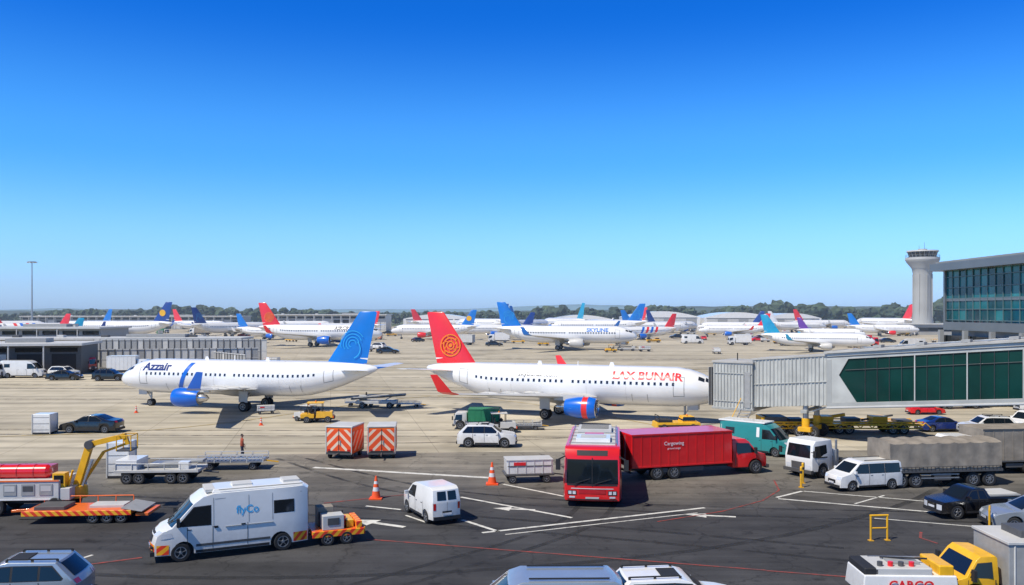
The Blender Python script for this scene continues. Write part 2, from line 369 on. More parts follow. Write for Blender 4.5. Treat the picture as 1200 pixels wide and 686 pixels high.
def paint_mark(name,col,base,amt=.45,alpha=None):
    m,nt,b=_new(name);L=nt.links; tc=nd(nt,'ShaderNodeTexCoord')
    n=nd(nt,'ShaderNodeTexNoise',Scale=2.2,Detail=9.0,Roughness=.7);L.new(tc.outputs['Object'],n.inputs[0])
    k=nd(nt,'ShaderNodeMapRange');k.inputs[1].default_value=amt;k.inputs[2].default_value=amt+.2;k.inputs[3].default_value=0;k.inputs[4].default_value=.75;L.new(n.outputs['Fac'],k.inputs[0])
    mx=nd(nt,'ShaderNodeMix',data_type='RGBA');L.new(k.outputs[0],mx.inputs['Factor']);mx.inputs[6].default_value=(*col,1);mx.inputs[7].default_value=(*base,1)
    L.new(mx.outputs[2],b.inputs['Base Color']);b.inputs['Roughness'].default_value=.75
    if alpha:
        n2=nd(nt,'ShaderNodeTexNoise',Scale=.7,Detail=5.0);L.new(tc.outputs['Object'],n2.inputs[0])
        k2=nd(nt,'ShaderNodeMapRange');k2.inputs[1].default_value=.35;k2.inputs[2].default_value=.65;k2.inputs[3].default_value=0;k2.inputs[4].default_value=alpha;L.new(n2.outputs['Fac'],k2.inputs[0]);L.new(k2.outputs[0],b.inputs['Alpha'])
    return m
GRASS=mat('dry_grass',(.10,.12,.045),.9,0,0,.35,.02)
sheet('ground',[(-5000,-300),(5000,-300),(5000,9000),(-5000,9000)],-.01,GRASS)
sheet('apron',[(-700,40),(700,40),(620,560),(-620,560)],0,concrete_mat())
sheet('asphalt_road',[(-200,-20),(200,-20),(200,63),(30,61.5),(-4,60.5),(-18,59.5),(-36,56.5),(-200,54)],.004,asphalt_mat())
WM=paint_mark('worn_white_marking',(.66,.64,.58),(.12,.12,.11),.48)
RM=paint_mark('worn_red_marking',(.36,.05,.03),(.06,.06,.06),.38)
YM=paint_mark('worn_yellow_marking',(.48,.34,.10),(.38,.34,.25),.40)
DM=paint_mark('tyre_mark',(.20,.175,.135),(.3,.265,.2),.42,.75)
DA=paint_mark('tyre_mark_asphalt',(.028,.028,.028),(.036,.036,.036),.42,.8)
mw=MB()
def line(mb,pts,w,m,z):
    for a,b in zip(pts[:-1],pts[1:]):
        a=Vector(a);b=Vector(b);d=(b-a).normalized();n=Vector((-d.y,d.x))*w/2
        mb.poly([(*(a-n),z),(*(b-n),z),(*(b+n),z),(*(a+n),z)],m)
for pts,w in [([(-12.7,54.6),(-1.3,51.2)],.42),([(-.5,49.3),(2.8,46.1)],.18),([(-2.75,45.9),(2.9,41.3)],.2),([(-1.35,38.5),(9.8,43.4)],.2),
  ([(-2.4,40.9),(-.6,38.7)],.2),([(14.2,45.5),(21.3,42.3),(26.5,44.2)],.2),([(16.2,47.4),(22.4,44.6)],.14),([(14.2,45.8),(16.1,47.4)],.18),([(17.8,44.3),(20.2,46.3)],.12),
  ([(1,32.7),(3.3,32.3)],.2),([(-7.5,43.8),(-5.6,43)],.18),([(-.3,38.2),(9.2,42.3)],.1),([(-17.8,33.6),(-17.2,35)],.15),([(-28,47),(-24,46)],.15),([(26,38),(31,40)],.15),
  ([(-5.2,41.8),(-3.9,40.2)],.14),([(-30,50.5),(-24.5,49.3)],.15),([(-16,46.5),(-12.8,45.4)],.12),([(17.5,41.2),(21.5,39.6)],.12)]:
    line(mw,pts,w,WM,.009)
def arrow(mb,x,y,a,s,m,z):
    P=[(-1.2,-.12),(.2,-.12),(.2,-.45),(1.2,0),(.2,.45),(.2,.12),(-1.2,.12)]
    c,q=math.cos(a),math.sin(a); mb.poly([(x+(u*c-v*q)*s,y+(u*q+v*c)*s,z) for u,v in P],m)
arrow(mw,-6.3,40.2,R(152),1.25,WM,.0135);arrow(mw,9.7,41.7,R(168),1.0,WM,.0135);arrow(mw,.1,43.1,R(170),.9,WM,.0135)
mw.obj('white_road_markings')
mr_=MB()
for pts,w in [([(-6.4,37.4),(9.8,32.9)],.12),([(-17.5,33.2),(-15,34.6)],.15),([(6.9,40.5),(10.5,42.6),(13.2,45),(14.9,47.6),(15.5,50.5)],.10),([(-9.8,44.4),(-5.6,46.6)],.12),([(-30,43.2),(-22,41.4)],.12),([(18.5,38.6),(18,37.6),(18.3,36.7)],.12),([(9.8,32.85),(24,29)],.13)]:
    line(mr_,pts,w,RM,.018)
mr_.obj('red_road_markings')
my=MB()
def curve(pts,n=12):
    out=[];P=[pts[0]]+pts+[pts[-1]]
    for i in range(1,len(P)-2):
        a,b,c,d=[Vector(q) for q in P[i-1:i+3]]
        for k in range(n):
            t=k/n; out.append(.5*((2*b)+(c-a)*t+(2*a-5*b+4*c-d)*t*t+(3*b-a-3*c+d)*t**3))
    out.append(Vector(pts[-1])); return out
for i,pts in enumerate([[(-120,118),(-40,112),(30,108),(120,112)],[(-160,150),(0,146),(200,150)],[(18,64),(5,88),(-8,100),(-40,112)],[(-60,66),(-30,72),(-10,100),(20,108)],[(-120,210),(0,200),(250,205)]]):
    line(my,curve(pts),.25,YM,.012+.004*i)
my.obj('yellow_taxi_lines')
def ribbon(mb,pts,w,m,z):
    vs=[];fs=[]
    for i,p in enumerate(pts):
        a=Vector(pts[max(0,i-1)]);b=Vector(pts[min(len(pts)-1,i+1)]);d=(b-a).normalized();n=Vector((-d.y,d.x))*w/2;p=Vector(p)
        vs+=[(*(p-n),z),(*(p+n),z)]
    for i in range(len(pts)-1): fs.append((2*i,2*i+2,2*i+3,2*i+1))
    mb.add(vs,fs,m)
dm=MB()
for i,(pts,w) in enumerate([([(-150,121),(-40,114.5),(30,110),(120,115)],1.2),([(-150,116),(-40,109.5),(30,106),(120,109)],1.1),([(-170,155),(0,150),(220,154)],2),([(-200,184),(0,178),(260,184)],3),([(-90,98),(-40,97),(10,99),(60,94)],.8),([(-70,132),(-20,128),(30,140),(80,180)],1.0),([(-60,70),(-20,68.5),(30,67)],.6),([(-60,73),(-20,71.5),(25,73)],.5),([(-30,64),(0,66),(20,78),(30,100)],.5)]):
    ribbon(dm,curve(pts),w,DM,.0065+.0005*i)
dm.obj('tyre_marks')
da=MB()
for i,(pts,w) in enumerate([([(-40,47),(-15,43),(0,39),(14,34)],.35),([(-40,49),(-15,45),(0,41),(14,36)],.35),([(-14,58),(-4,48),(8,44),(26,42)],.3),([(-16,58),(-6,47),(8,42.3),(26,40)],.3),([(2,60),(4,50),(2,40),(-6,31)],.3),([(3.6,60),(5.8,50),(3.8,40),(-4,31)],.3),([(-30,36),(-12,32),(6,35),(20,44),(30,56)],.4)]):
    ribbon(da,curve(pts),w,DA,.0062+.0003*i)
da.obj('tyre_marks_road')
# ---------------------------------------------------------------- aircraft
ST=[(13.5,.05,-.42),(13.35,.38,-.40),(13.0,.66,-.34),(12.4,.98,-.24),(11.6,1.28,-.12),(10.7,1.5,-.04),(9.6,1.63,0),(8,1.65,0),(-5.2,1.65,0),(-7,1.58,.07),(-8.6,1.38,.26),(-10.2,1.08,.5),(-11.6,.76,.75),(-12.8,.45,.95),(-13.4,.24,1.03),(-13.6,.05,1.05)]
AX=2.95
def fus(x):
    for (x1,r1,z1),(x2,r2,z2) in zip(ST[:-1],ST[1:]):
        if x2<=x<=x1:
            t=(x1-x)/(x1-x2); return r1+(r2-r1)*t,z1+(z2-z1)*t
    return (.05,0)
def surf(x,a,off=.012):
    r,z=fus(x); return Vector((x,math.cos(a)*(r+off),AX+z+math.sin(a)*(r+off)))
def patch(mb,x0,x1,a0,a1,m,nx=1,na=2,off=.012,skew=0):
    vs=[];fs=[]
    for i in range(nx+1):
        for j in range(na+1):
            u=i/nx;v=j/na; vs.append(surf(x0+(x1-x0)*u+skew*v,a0+(a1-a0)*v,off))
    for i in range(nx):
        for j in range(na):
            k=i*(na+1)+j; fs.append((k,k+1,k+na+2,k+na+1))
    mb.add(vs,fs,m)
AF=[(0,0),(.03,.35),(.12,.75),(.3,1),(.55,.8),(.8,.4),(1,.03)]
def foil(mb,secs,m,vert=False,cap=True):
    n=None;vs=[]
    for le,ch,y,z,th in secs:
        ring=[(le-ch*u,th*v) for u,v in AF]+[(le-ch*u,-th*v*.7 if not vert else -th*v) for u,v in AF[-1:0:-1]]
        n=len(ring)
        for x,t in ring: vs.append((x,t,z) if vert else (x,y,z+t))
    fs=[]
    for k in range(len(secs)-1):
        for i in range(n): fs.append((k*n+i,k*n+(i+1)%n,(k+1)*n+(i+1)%n,(k+1)*n+i))
    if cap: fs.append(tuple(range((len(secs)-1)*n,len(secs)*n)))
    mb.add(vs,fs,m)
def aircraft(loc,yaw,scl,fin,eng,tip=None,logo=None,text=None,tcol=None,hero=False,belly=None):
    T=Thing('passenger_airplane',loc,yaw,scl); f=T.p('fuselage',angle=50); n=40 if hero else 20
    vs=[];fs=[]
    for x,r,z in ST:
        for i in range(n):
            a=2*math.pi*i/n; vs.append((x,math.cos(a)*r,AX+z+math.sin(a)*r))
    for k in range(len(ST)-1):
        for i in range(n): fs.append((k*n+i,(k+1)*n+i,(k+1)*n+(i+1)%n,k*n+(i+1)%n))
    f.add(vs,fs,ACW)
    vs=[];fs=[];m_=10
    for k in range(m_+1):
        t=k/m_; x=4.2-8.2*t; s=math.sin(math.pi*t)**.5
        for i in range(16):
            a=2*math.pi*i/16; vs.append((x,math.cos(a)*1.55*s,AX-.95+math.sin(a)*.85*s))
    for k in range(m_):
        for i in range(16): fs.append((k*16+i,(k+1)*16+i,(k+1)*16+(i+1)%16,k*16+(i+1)%16))
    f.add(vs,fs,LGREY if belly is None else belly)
    g=T.p('windows')
    step=.5
    x=9.6
    while x>-8.2:
        if not(abs(x-.6)<.2):
            for s in(0,1):
                a0,a1=.12,.27
                if s: a0,a1=math.pi-a0,math.pi-a1
                if hero: patch(g,x,x-.19,a0,a1,DGLASS,1,1,.016)
                else: patch(g,x,x-.24,a0,a1,DGLASS,1,1,.02)
        x-=step
    for s in(1,-1):
        A=(lambda a:a) if s>0 else (lambda a:math.pi-a)
        patch(g,12.55,12.0,A(.72),A(1.1),DGLASS,2,2,.02); patch(g,12.65,12.35,A(1.14),A(1.52),DGLASS,2,2,.02); patch(g,11.92,11.45,A(.62),A(.92),DGLASS,2,2,.02)
    d=T.p('doors_and_livery')
    for dx in (10.4,-8.9):
        for s in(0,1):
            for (q0,q1,b0,b1) in((dx,dx-.05,-.42,.62),(dx-.85,dx-.9,-.42,.62),(dx,dx-.9,.6,.64),(dx,dx-.9,-.44,-.40)):
                if s: b0,b1=math.pi-b0,math.pi-b1
                patch(d,q0,q1,b0,b1,GREY,1,5,.014)
    if hero:
        for x in(5.6,2.2,-4.6,-6.8):
            for s in(0,1):
                b0,b1=-1.3,1.5
                if s:b0,b1=math.pi-b0,math.pi-b1
                patch(d,x,x-.025,b0,b1,LGREY,1,12,.008)
        for s in(0,1):
            for x,w_ in((7.4,1.3),(-5.6,1.1)):
                b0,b1=-.85,-.35
                if s:b0,b1=math.pi-b0,math.pi-b1
                for q0,q1 in((x,x-.04),(x-w_,x-w_-.04)): patch(d,q0,q1,b0,b1,GREY,1,4,.014)
    if text:
        s_,size,xc,ang=text
        for sd in(1,-1):
            def fn(u,v,sd=sd):
                xx=xc-sd*u; a=ang+v/1.66
                return surf(xx,a if sd>0 else math.pi-a,.018)
            text_on(d,s_,size,fn,tcol,[size*.12*i for i in range(0,8)],.03)
    w=T.p('wings')
    for s in(1,-1):
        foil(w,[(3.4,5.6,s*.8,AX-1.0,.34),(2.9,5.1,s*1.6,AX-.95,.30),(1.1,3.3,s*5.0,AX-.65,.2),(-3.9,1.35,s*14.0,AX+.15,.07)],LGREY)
        foil(w,[(-3.9,1.35,s*14.0,AX+.15,.07),(-4.3,1.15,s*14.4,AX+.35,.06),(-5.3,.6,s*14.75,AX+1.6,.03)],tip or ACW)
        foil(w,[(-10.1,2.7,s*.3,AX+.85,.12),(-12.9,1.1,s*5.2,AX+1.25,.05)],ACW)
        for fy in (3.4,6.5,9.2):
            xx=-1.9-(fy-3)*.25; w.lathe([(0,.02),(.4,.13),(1.2,.16),(1.9,.02)],(xx+.9,s*fy,AX-.85+fy*.07),(-1,0,0),LGREY,8)
        for (xa,ya,xb_,yb_) in((-1.55,1.8,-1.95,5.2),(-1.95,5.4,-4.0,10.5),(-4.0,10.7,-4.8,13.6)):
            za=AX-.93+ya*.075;zb_=AX-.93+yb_*.075
            w.bar((xa,s*ya,za+.12),(xb_,s*yb_,zb_+.08),.05,GREY,.02)
    fn_=T.p('tail_fin')
    foil(fn_,[(-7.0,.9,0,AX+1.35,.03),(-8.6,3.9,0,AX+1.55,.16),(-9.1,3.6,0,AX+2.0,.15)],ACW,True,False)
    foil(fn_,[(-8.6,3.95,0,AX+1.5,.17),(-11.8,1.75,0,AX+6.1,.09),(-11.95,1.5,0,AX+6.2,.02)],fin,True)
    if logo:
        def ring(cx,cz,r0,r1,a0,a1,m,nn=20,spir=0):
            for sy in(1,-1):
                vs=[];fs=[]
                for i in range(nn+1):
                    a=a0+(a1-a0)*i/nn
                    for r in(r0,r1):
                        r+=spir*i/nn; vs.append((cx+math.cos(a)*r,sy*.19,cz+math.sin(a)*r))
                for i in range(nn): fs.append((2*i,2*i+1,2*i+3,2*i+2))
                fn_.add(vs,fs,m)
        cz=AX+3.15;cx=-11.1
        if logo=='orange':
            for r in(.3,.62,.92): ring(cx,cz,r,r+.11,0,2*math.pi,ORG,28)
            ring(cx,cz,0,.18,0,2*math.pi,ORG,12)
            for k in range(6): ring(cx,cz,.3,.4,k*1.05,k*1.05+.9,ORG,10,spir=.5)
        elif logo=='cyan':
            for k in range(4): ring(cx-.1,cz+.1,.25+.28*k,.31+.28*k,-1.2+.3*k,3.2-.2*k,CYAN,24,spir=.12)
            ring(cx,cz-.3,.85,.93,2.4,4.4,CYAN,16)
        elif logo=='disc':
            ring(cx,cz+.4,0,.8,0,2*math.pi,YEL,20)
    e=T.p('engines')
    for s in(1,-1):
        o=(3.9,s*4.75,AX-1.5)
        e.lathe([(0,.66),(-.06,.74),(.05,.80),(.5,.88),(1.4,.86),(2.2,.72),(2.5,.64)],o,(-1,0,0),eng,24)
        e.lathe([(-.06,.745),(-.1,.69),(0,.64),(.2,.62)],o,(-1,0,0),METAL,24)
        e.lathe([(0,.64),(.5,.62),(.5,.01)],o,(-1,0,0),DARK,20)
        e.lathe([(.1,.01),(.5,.2)],o,(-1,0,0),GREY,12)
        e.lathe([(2.5,.62),(2.5,.4),(3.1,.3),(3.4,.05)],o,(-1,0,0),METAL,18)
        e.bar((2.9,s*4.75,AX-.78),(.4,s*4.75,AX-.72),.2,LGREY,.5)
    gr=T.p('landing_gear')
    for s in(1,-1):
        gr.cyl((-1.3,s*1.9,.45),(-1.3,s*2.0,AX-.8),.11,.13,STEEL,10); gr.bar((-1.3,s*1.9,.9),(-1.3,s*.8,AX-1.1),.1,STEEL)
        gr.box((-1.3,s*2.2,1.35),(.9,.05,1.0),LGREY)
        for dy in(-.25,.25): wheel(gr,-1.3,s*1.9+dy,.46,.3,1 if dy>0 else -1,6)
    gr.cyl((10.2,0,.35),(10.2,0,AX-1.3),.08,.1,STEEL,10); gr.bar((10.2,0,.7),(10.9,0,AX-1.3),.07,STEEL)
    gr.box((10.9,.35,1.35),(.9,.04,.5),LGREY);gr.box((10.9,-.35,1.35),(.9,.04,.5),LGREY)
    for dy in(-.17,.17): wheel(gr,10.2,dy,.34,.2,1 if dy>0 else -1,6)
    if hero:
        gr.cyl((1,0,AX+1.6),(1,0,AX+1.95),.05,.03,ACW,6); gr.box((4,0,AX+1.75),(.5,.04,.35),ACW,top=(.5,1)); gr.box((-2.5,0,AX+1.74),(.5,.04,.35),ACW,top=(.5,1))
    return T
A=aircraft((-27.5,87.6),math.atan2(.262,-.965),1.09,FBLUE,BLUE,BLUE,'cyan',('Azzair',1.2,8.5,.40),DBLUE,True)
for sd in(0,1):
    a0,a1=-.75,.95
    if sd:a0,a1=math.pi-a0,math.pi-a1
    patch(A.p('doors_and_livery'),6.2,5.75,a0,a1,BLUE,1,10,.02,skew=-1.2)
A.done()
B=aircraft((5.2,80.6),math.atan2(-.359,.933),1.085,FRED,BLUE,FRED,'orange',('LAX BUNAIR',1.02,7.3,.40),FRED,True)
text_on(B.p('doors_and_livery'),'skybunair.com',.62,lambda u,v: surf(-2.2+u,math.pi-(.42+v/1.66),.018),DGREY,[.1*i for i in range(6)],.01)
for s in(1,-1): B.p('engines').lathe([(.55,.885),(1.0,.878)],(3.9,s*4.75,AX-1.5),(-1,0,0),FRED,24)
B.done()
far=[
(-55,244,-8,1.36,FRED,BLUE,'orange','AIRCREST',DGREY),(14,222,-12,1.36,FBLUE,LGREY,'cyan','SKYLINE',FBLUE),(-139,303,172,1.45,FNAVY,LGREY,'disc',None,None),
(-152,272,38,1.12,FNAVY,RED,None,None,None),(-127,228,186,.9,FTEAL,BLUE,'cyan',None,None),(-108,330,48,1.25,FNAVY,LGREY,'cyan',None,None),
(76,213,-24,1.0,FTEAL,LGREY,'cyan',None,None),(33,335,176,1.42,FBLUE,RED,'cyan',None,None),(8,385,60,1.35,FBLUE,BLUE,None,None,None),
(24,400,115,1.5,FTEAL,BLUE,None,None,None),(-14,390,130,1.45,FNAVY,BLUE,None,None,None),(-28,305,174,1.15,FBLUE,RED,'disc',None,None),
(62,370,10,1.15,FBLUE,BLUE,None,None,None),(86,330,170,1.0,FRED,BLUE,'cyan',None,None),(132,395,12,1.1,ACW,BLUE,None,None,None),
(187,430,110,1.45,FRED,BLUE,None,None,None),(150,345,-15,1.0,FBLUE,RED,None,None,None),(-185,330,20,1.2,FRED,BLUE,None,None,None),(-68,350,165,1.1,FRED,LGREY,None,None,None),
(46,300,200,1.0,FRED,BLUE,None,None,None),(-200,400,160,1.2,FBLUE,BLUE,None,None,None),(112,300,-30,.85,FPURP,RED,None,None,None),
(-168,300,175,1.0,FRED,RED,None,None,None),(-215,360,30,1.3,FNAVY,BLUE,None,None,None),(-100,400,15,1.2,FPURP,BLUE,None,None,None),(-150,410,-20,1.2,FRED,LGREY,None,None,None),
(-35,430,20,1.2,FRED,BLUE,None,None,None),(-5,330,190,1.05,FNAVY,BLUE,None,None,None),(50,420,150,1.3,FRED,BLUE,None,None,None),(75,400,30,1.15,FNAVY,BLUE,None,None,None),
(100,390,165,1.1,FNAVY,RED,None,None,None),(-60,300,160,.95,FNAVY,BLUE,None,None,None),(160,440,10,1.2,FRED,BLUE,None,None,None),(-85,300,-15,1.0,FBLUE,BLUE,None,None,None),(-240,300,15,1.1,FNAVY,RED,None,None,None)]
for x,y,yw,s,fi,en,lg,tx,tcx in far:
    t=aircraft((x,y),R(yw),s,fi,en,fi if lg else None,lg,(tx,1.1,6.2,.34) if tx else None,tcx)
    if (x,y) in((-152,272),(46,300),(-185,330),(-168,300)):
        for k in range(4):
            for a0,a1 in((-.6,1.2),(math.pi+.6,math.pi-1.2)): patch(t.p('doors_and_livery'),2-1.8*k,1.1-1.8*k,a0,a1,FRED if k%2 else BLUE,2,6,.03,skew=-1.5)
    t.done()
# ---------------------------------------------------------------- vehicles
def ambx(T,S,df):
    r=T.p('roof_pack',bevel=.06)
    r.box((-1.0,0,2.67),(3.7,1.5,.14),WHITE,top=(.96,.92)); r.box((.9,0,2.68),(.4,1.3,.13),LGREY); r.box((-2.4,0,2.78),(.7,.8,.12),LGREY); r.box((-.4,0,2.77),(.8,.7,.1),LGREY)
    for y in(-.78,.78): r.bar((.6,y,2.72),(-2.8,y,2.72),.04,GREY)
    t=T.p('trim')
    for sy in(1,-1):
        panel(t,[(-1.5,sy*1.03,.56),(1.55,sy*1.03,.56),(1.55,sy*1.03,.66),(-1.5,sy*1.03,.66)],DGREY,df,(),(),())
        for x0,x1 in((-3.12,-2.5),(2.62,3.1)): panel(t,[(x0,sy*1.032,.34),(x1,sy*1.032,.34),(x1,sy*1.032,.72),(x0,sy*1.032,.72)],HAZO,df,(2.8,2.95,-2.8,-2.95),(),())
        t.box((.72,sy*1.035,1.3),(.16,.03,.05),DARK); t.box((-.35,sy*1.035,1.3),(.16,.03,.05),DARK)
        t.box((-.6,sy*1.03,1.25),(1.9,.025,.035),GREY)
        for x in(.85,-.6,-1.6): panel(t,[(x-.01,sy*1.028,1.36),(x+.01,sy*1.028,1.36),(x+.01,sy*1.028,2.45),(x-.01,sy*1.028,2.45)],GREY,df,(),(),())
        panel(t,[(-2.9,sy*1.03,2.38),(.8,sy*1.03,2.38),(.8,sy*1.03,2.40),(-2.9,sy*1.03,2.40)],GREY,df,(),(),(2.39,))
        fn=lambda u,v,sy=sy: df(-.55-sy*u,sy*1.034,1.74+v)
        text_on(t,'flyCo',.44,fn,CYAN,(),.012)
        t.bar((2.05,sy*1.0,1.5),(2.15,sy*1.15,1.6),.05,DARK)
        panel(t,[(2.45,sy*1.03,1.0),(2.95,sy*1.03,.95),(2.9,sy*1.03,1.16),(2.55,sy*1.03,1.2)],LAMP,df,(2.6,2.75,2.85),(),())
    t.bar((2.5,.1,1.42),(2.25,.6,1.66),.025,DARK); t.bar((2.5,-.6,1.42),(2.25,-.1,1.66),.025,DARK)
    t.box((3.0,0,.62),(.32,1.5,.08),DARK)
vehicle('ambulance_van',(-11.75,35.75),math.atan2(-.42,-.91),VAN,WHITE,1,ambx)
T=Thing('equipment_trailer',(-7.75,37.35),math.atan2(-.37,-.93))
b=T.p('deck',bevel=.02); b.box((0,0,.55),(2.2,1.7,.18),ORA); b.box((-.9,0,.75),(.25,1.7,.35),HAZO); b.box((.2,.45,.95),(.9,.7,.6),LGREY); b.box((.4,-.4,1.05),(.7,.6,.8),TARP); b.box((-.55,0,.8),(.3,1.2,.3),YEL)
b.bar((1.1,0,.5),(1.9,0,.45),.1,DGREY); b.box((0,.87,.5),(2.2,.05,.26),HAZO); b.box((-1.13,0,.52),(.06,1.7,.3),HAZO)
b.box((.2,.81,1.0),(.5,.03,.3),DGREY); b.cyl((-.3,.3,.65),(-.3,.3,1.1),.12,.12,RED,12)
for sx in(-1,1): b.bar((sx*.5+.2,.1,.65),(sx*.5+.2,.1,1.3),.05,DARK)
for x in(-.35,.45):
    for sy in(1,-1): wheel(T.p('wheels'),x,sy*.8,.28,.2,sy)
T.done()
vehicle('parked_car',(-34.8,70.7),R(180),SEDAN,BLACKP)
suv=vehicle('suv',(-1.85,63.3),R(-3),SUV,WHITE,.98,suvx)
vehicle('small_delivery_van',(-3.95,41.7),R(118),PANELV,WHITE,.95)
vehicle('suv',(-16.7,28.9),R(186),SUV,SILVER,1.0,suvx)
mv=vehicle('minivan',(19.9,48.3),R(-166),MINI,WHITE,.86,minx)
vehicle('minivan',(.9,26.1),R(182),MINI,SILVER,1.05,minx)
vehicle('suv',(5.1,27.2),R(4),SUV,WHITE,1.0,suvx)
clone(suv,(38.2,68.6),R(176),None,.95); 
car_b=vehicle('parked_car',(35.9,71.3),R(4),SEDAN,DBLUE,.85)
car_r=vehicle('parked_car',(40.2,83),R(0),SEDAN,RED,.72)
clone(mv,(43.6,71.5),R(200),None,.9)
vehicle('parked_car',(24.3,39.3),R(172),SEDAN,SILVER,1.0)
V2=dict(VAN); V2['sp']=[q for q in VAN['sp'] if q[5] is not HAZO]
def tealx(T,S,df):
    t=T.p('trim')
    for sy in(1,-1):
        panel(t,[(-3.0,sy*1.028,1.5),(.7,sy*1.028,1.5),(.7,sy*1.028,2.3),(-3.0,sy*1.028,2.3)],WHITE,df,(),(),())
    T.p('roof_pack',bevel=.04).box((-1.0,0,2.66),(4.2,1.84,.12),WHITE)
vehicle('service_van',(17.3,60.2),R(-42),V2,TEAL,.84,tealx)
V3=V2
def pickx(T,S,df):
    b=T.p('bed_cover',bevel=.03); b.box((-1.35,0,1.18),(1.9,1.6,.1),GREY); b.box((-.3,0,1.3),(.08,1.5,.3),GREY); b.box((-1.35,0,1.25),(1.7,1.3,.05),LGREY)
PICK=dict(SEDAN); PICK.update(H=1.6,zb=.32,rw=.38,L=4.8,wh=(-1.5,1.5),belt=1.02,
 top=[(2.4,.45),(2.4,.8),(2.3,.92),(1.2,1.05),(.65,1.53),(.35,1.6),(-.2,1.58),(-.45,1.12),(-2.35,1.1),(-2.4,1.05),(-2.4,.45)],
 sw=[[(1.0,1.07),(.62,1.45),(.3,1.5),(.3,1.07)],[(.22,1.07),(.22,1.5),(-.1,1.48),(-.25,1.07)]],
 sp=[(3,.07,.93,-.74,.74,GLASS),(6,.1,.9,-.7,.7,GLASS),(0,.1,.9,.45,.85,LAMP),(0,.1,.9,-.85,-.45,LAMP),(9,.1,.9,.6,.86,TAIL),(9,.1,.9,-.86,-.6,TAIL)],seams=[1.05,.26,-.4],mir=(.9,1.15))
vehicle('pickup_truck',(22.6,41.9),R(188),PICK,BLACKP,.9,pickx)
def bus():
    T=Thing('airport_bus',(4.6,47.7),math.atan2(-.99,-.12),1.06); L,W,H=8.2,1.42,2.85
    df=mkdef(L,W,1.1,H,.06,.02,.06,.5)
    top=[(4.1,.4),(4.14,1.0),(4.02,2.45),(3.8,2.78),(3.5,2.85),(-3.9,2.85),(-4.1,2.7),(-4.1,.4)]
    out=[(-4.1,.32)]+arches(.32,(-2.3,2.5),.46)+[(4.1,.32)]+top
    xs=[-3.6,-3,-1,1,3,3.6];ys=[-1,-.5,0,.5,1]
    shell(T.p('body',bevel=.10,seg=3),out,W,RED,df,xs,ys,[1.1])
    g=T.p('glass'); tr=T.p('trim')
    def seg(p,q,t0,t1,y0,y1,m,mb,o=.012):
        dx,dz=q[0]-p[0],q[1]-p[1]; panel(mb,[(p[0]+dx*t+o,y,p[1]+dz*t+o*.3) for t,y in((t0,y0),(t0,y1),(t1,y1),(t1,y0))],m,df,(),ys,())
    seg(top[1],top[2],.10,.90,-1.33,1.33,GLASS,g); 
    seg(top[1],top[2],.04,.09,-1.3,1.3,DARK,tr)
    seg(top[2],top[3],.1,.8,-.8,.8,DARK,tr)
    seg(top[0],top[1],.45,.8,-.7,.7,DRED,tr,.014)
    for s in(1,-1):
        seg(top[0],top[1],.35,.7,s*.82,s*1.28,DARK,tr,.016); seg(top[0],top[1],.4,.65,s*.86,s*1.02,LAMP,tr,.022); seg(top[0],top[1],.4,.65,s*1.08,s*1.24,LAMP,tr,.022); seg(top[0],top[1],.1,.24,s*.9,s*1.2,LAMP,tr,.02)
    seg(top[0],top[1],.05,.2,-.35,.35,LGREY,tr,.02)
    seg(top[0],top[1],-.05,.02,-1.3,1.3,DARK,tr,.02)
    seg(top[0],top[1],.84,.90,-1.1,1.1,WHITE,tr,.014)
    tr.bar((4.16,0,1.05),(4.05,0,2.4),.03,DARK)
    tr.bar((4.18,.1,1.15),(4.13,.9,1.4),.03,DARK);tr.bar((4.18,-.9,1.15),(4.13,-.1,1.4),.03,DARK)
    for sy in(1,-1):
        x=3.3
        for k in range(5):
            x1=x-1.3 
            panel(g,[(x,sy*(W+.01),1.25),(x,sy*(W+.01),2.3),(x1+.1,sy*(W+.01),2.3),(x1+.1,sy*(W+.01),1.25)],GLASS,df,xs,(),())
            x=x1
        panel(tr,[(-4,sy*(W+.01),.75),(3.8,sy*(W+.01),.75),(3.8,sy*(W+.01),.83),(-4,sy*(W+.01),.83)],WHITE,df,xs,(),())
        tr.bar((4.0,sy*1.3,2.45),(4.35,sy*1.6,2.35),.05,DARK); tr.box((4.35,sy*1.62,2.1),(.12,.22,.5),DARK)
    r=T.p('roof_units',bevel=.04)
    r.box((-.3,0,2.86),(6.6,2.2,.06),LGREY); r.box((1.6,0,2.96),(1.6,1.7,.22),WHITE); r.box((-1.8,0,2.97),(2.0,1.8,.24),LGREY); r.box((.1,0,2.93),(.9,1.0,.14),RED)
    for k in range(5): r.box((-2.5+.35*k,0,3.1),(.06,1.5,.03),DGREY)
    for k in range(3): r.box((1.2+.4*k,0,3.08),(.05,1.3,.03),GREY)
    for y in(-1.15,1.15): r.bar((3.0,y,2.95),(-3.5,y,2.95),.05,STEEL)
    for k in range(6): r.bar((2.8-1.2*k,-1.15,2.93),(2.8-1.2*k,1.15,2.93),.04,STEEL)
    T.p('underbody').box((0,0,.6),(7.4,2.2,.6),DARK)
    for x in(-2.3,2.5):
        for sy in(1,-1): wheel(T.p('wheels'),x,sy*(W-.16),.44,.28,sy,8)
    T.done()
bus()
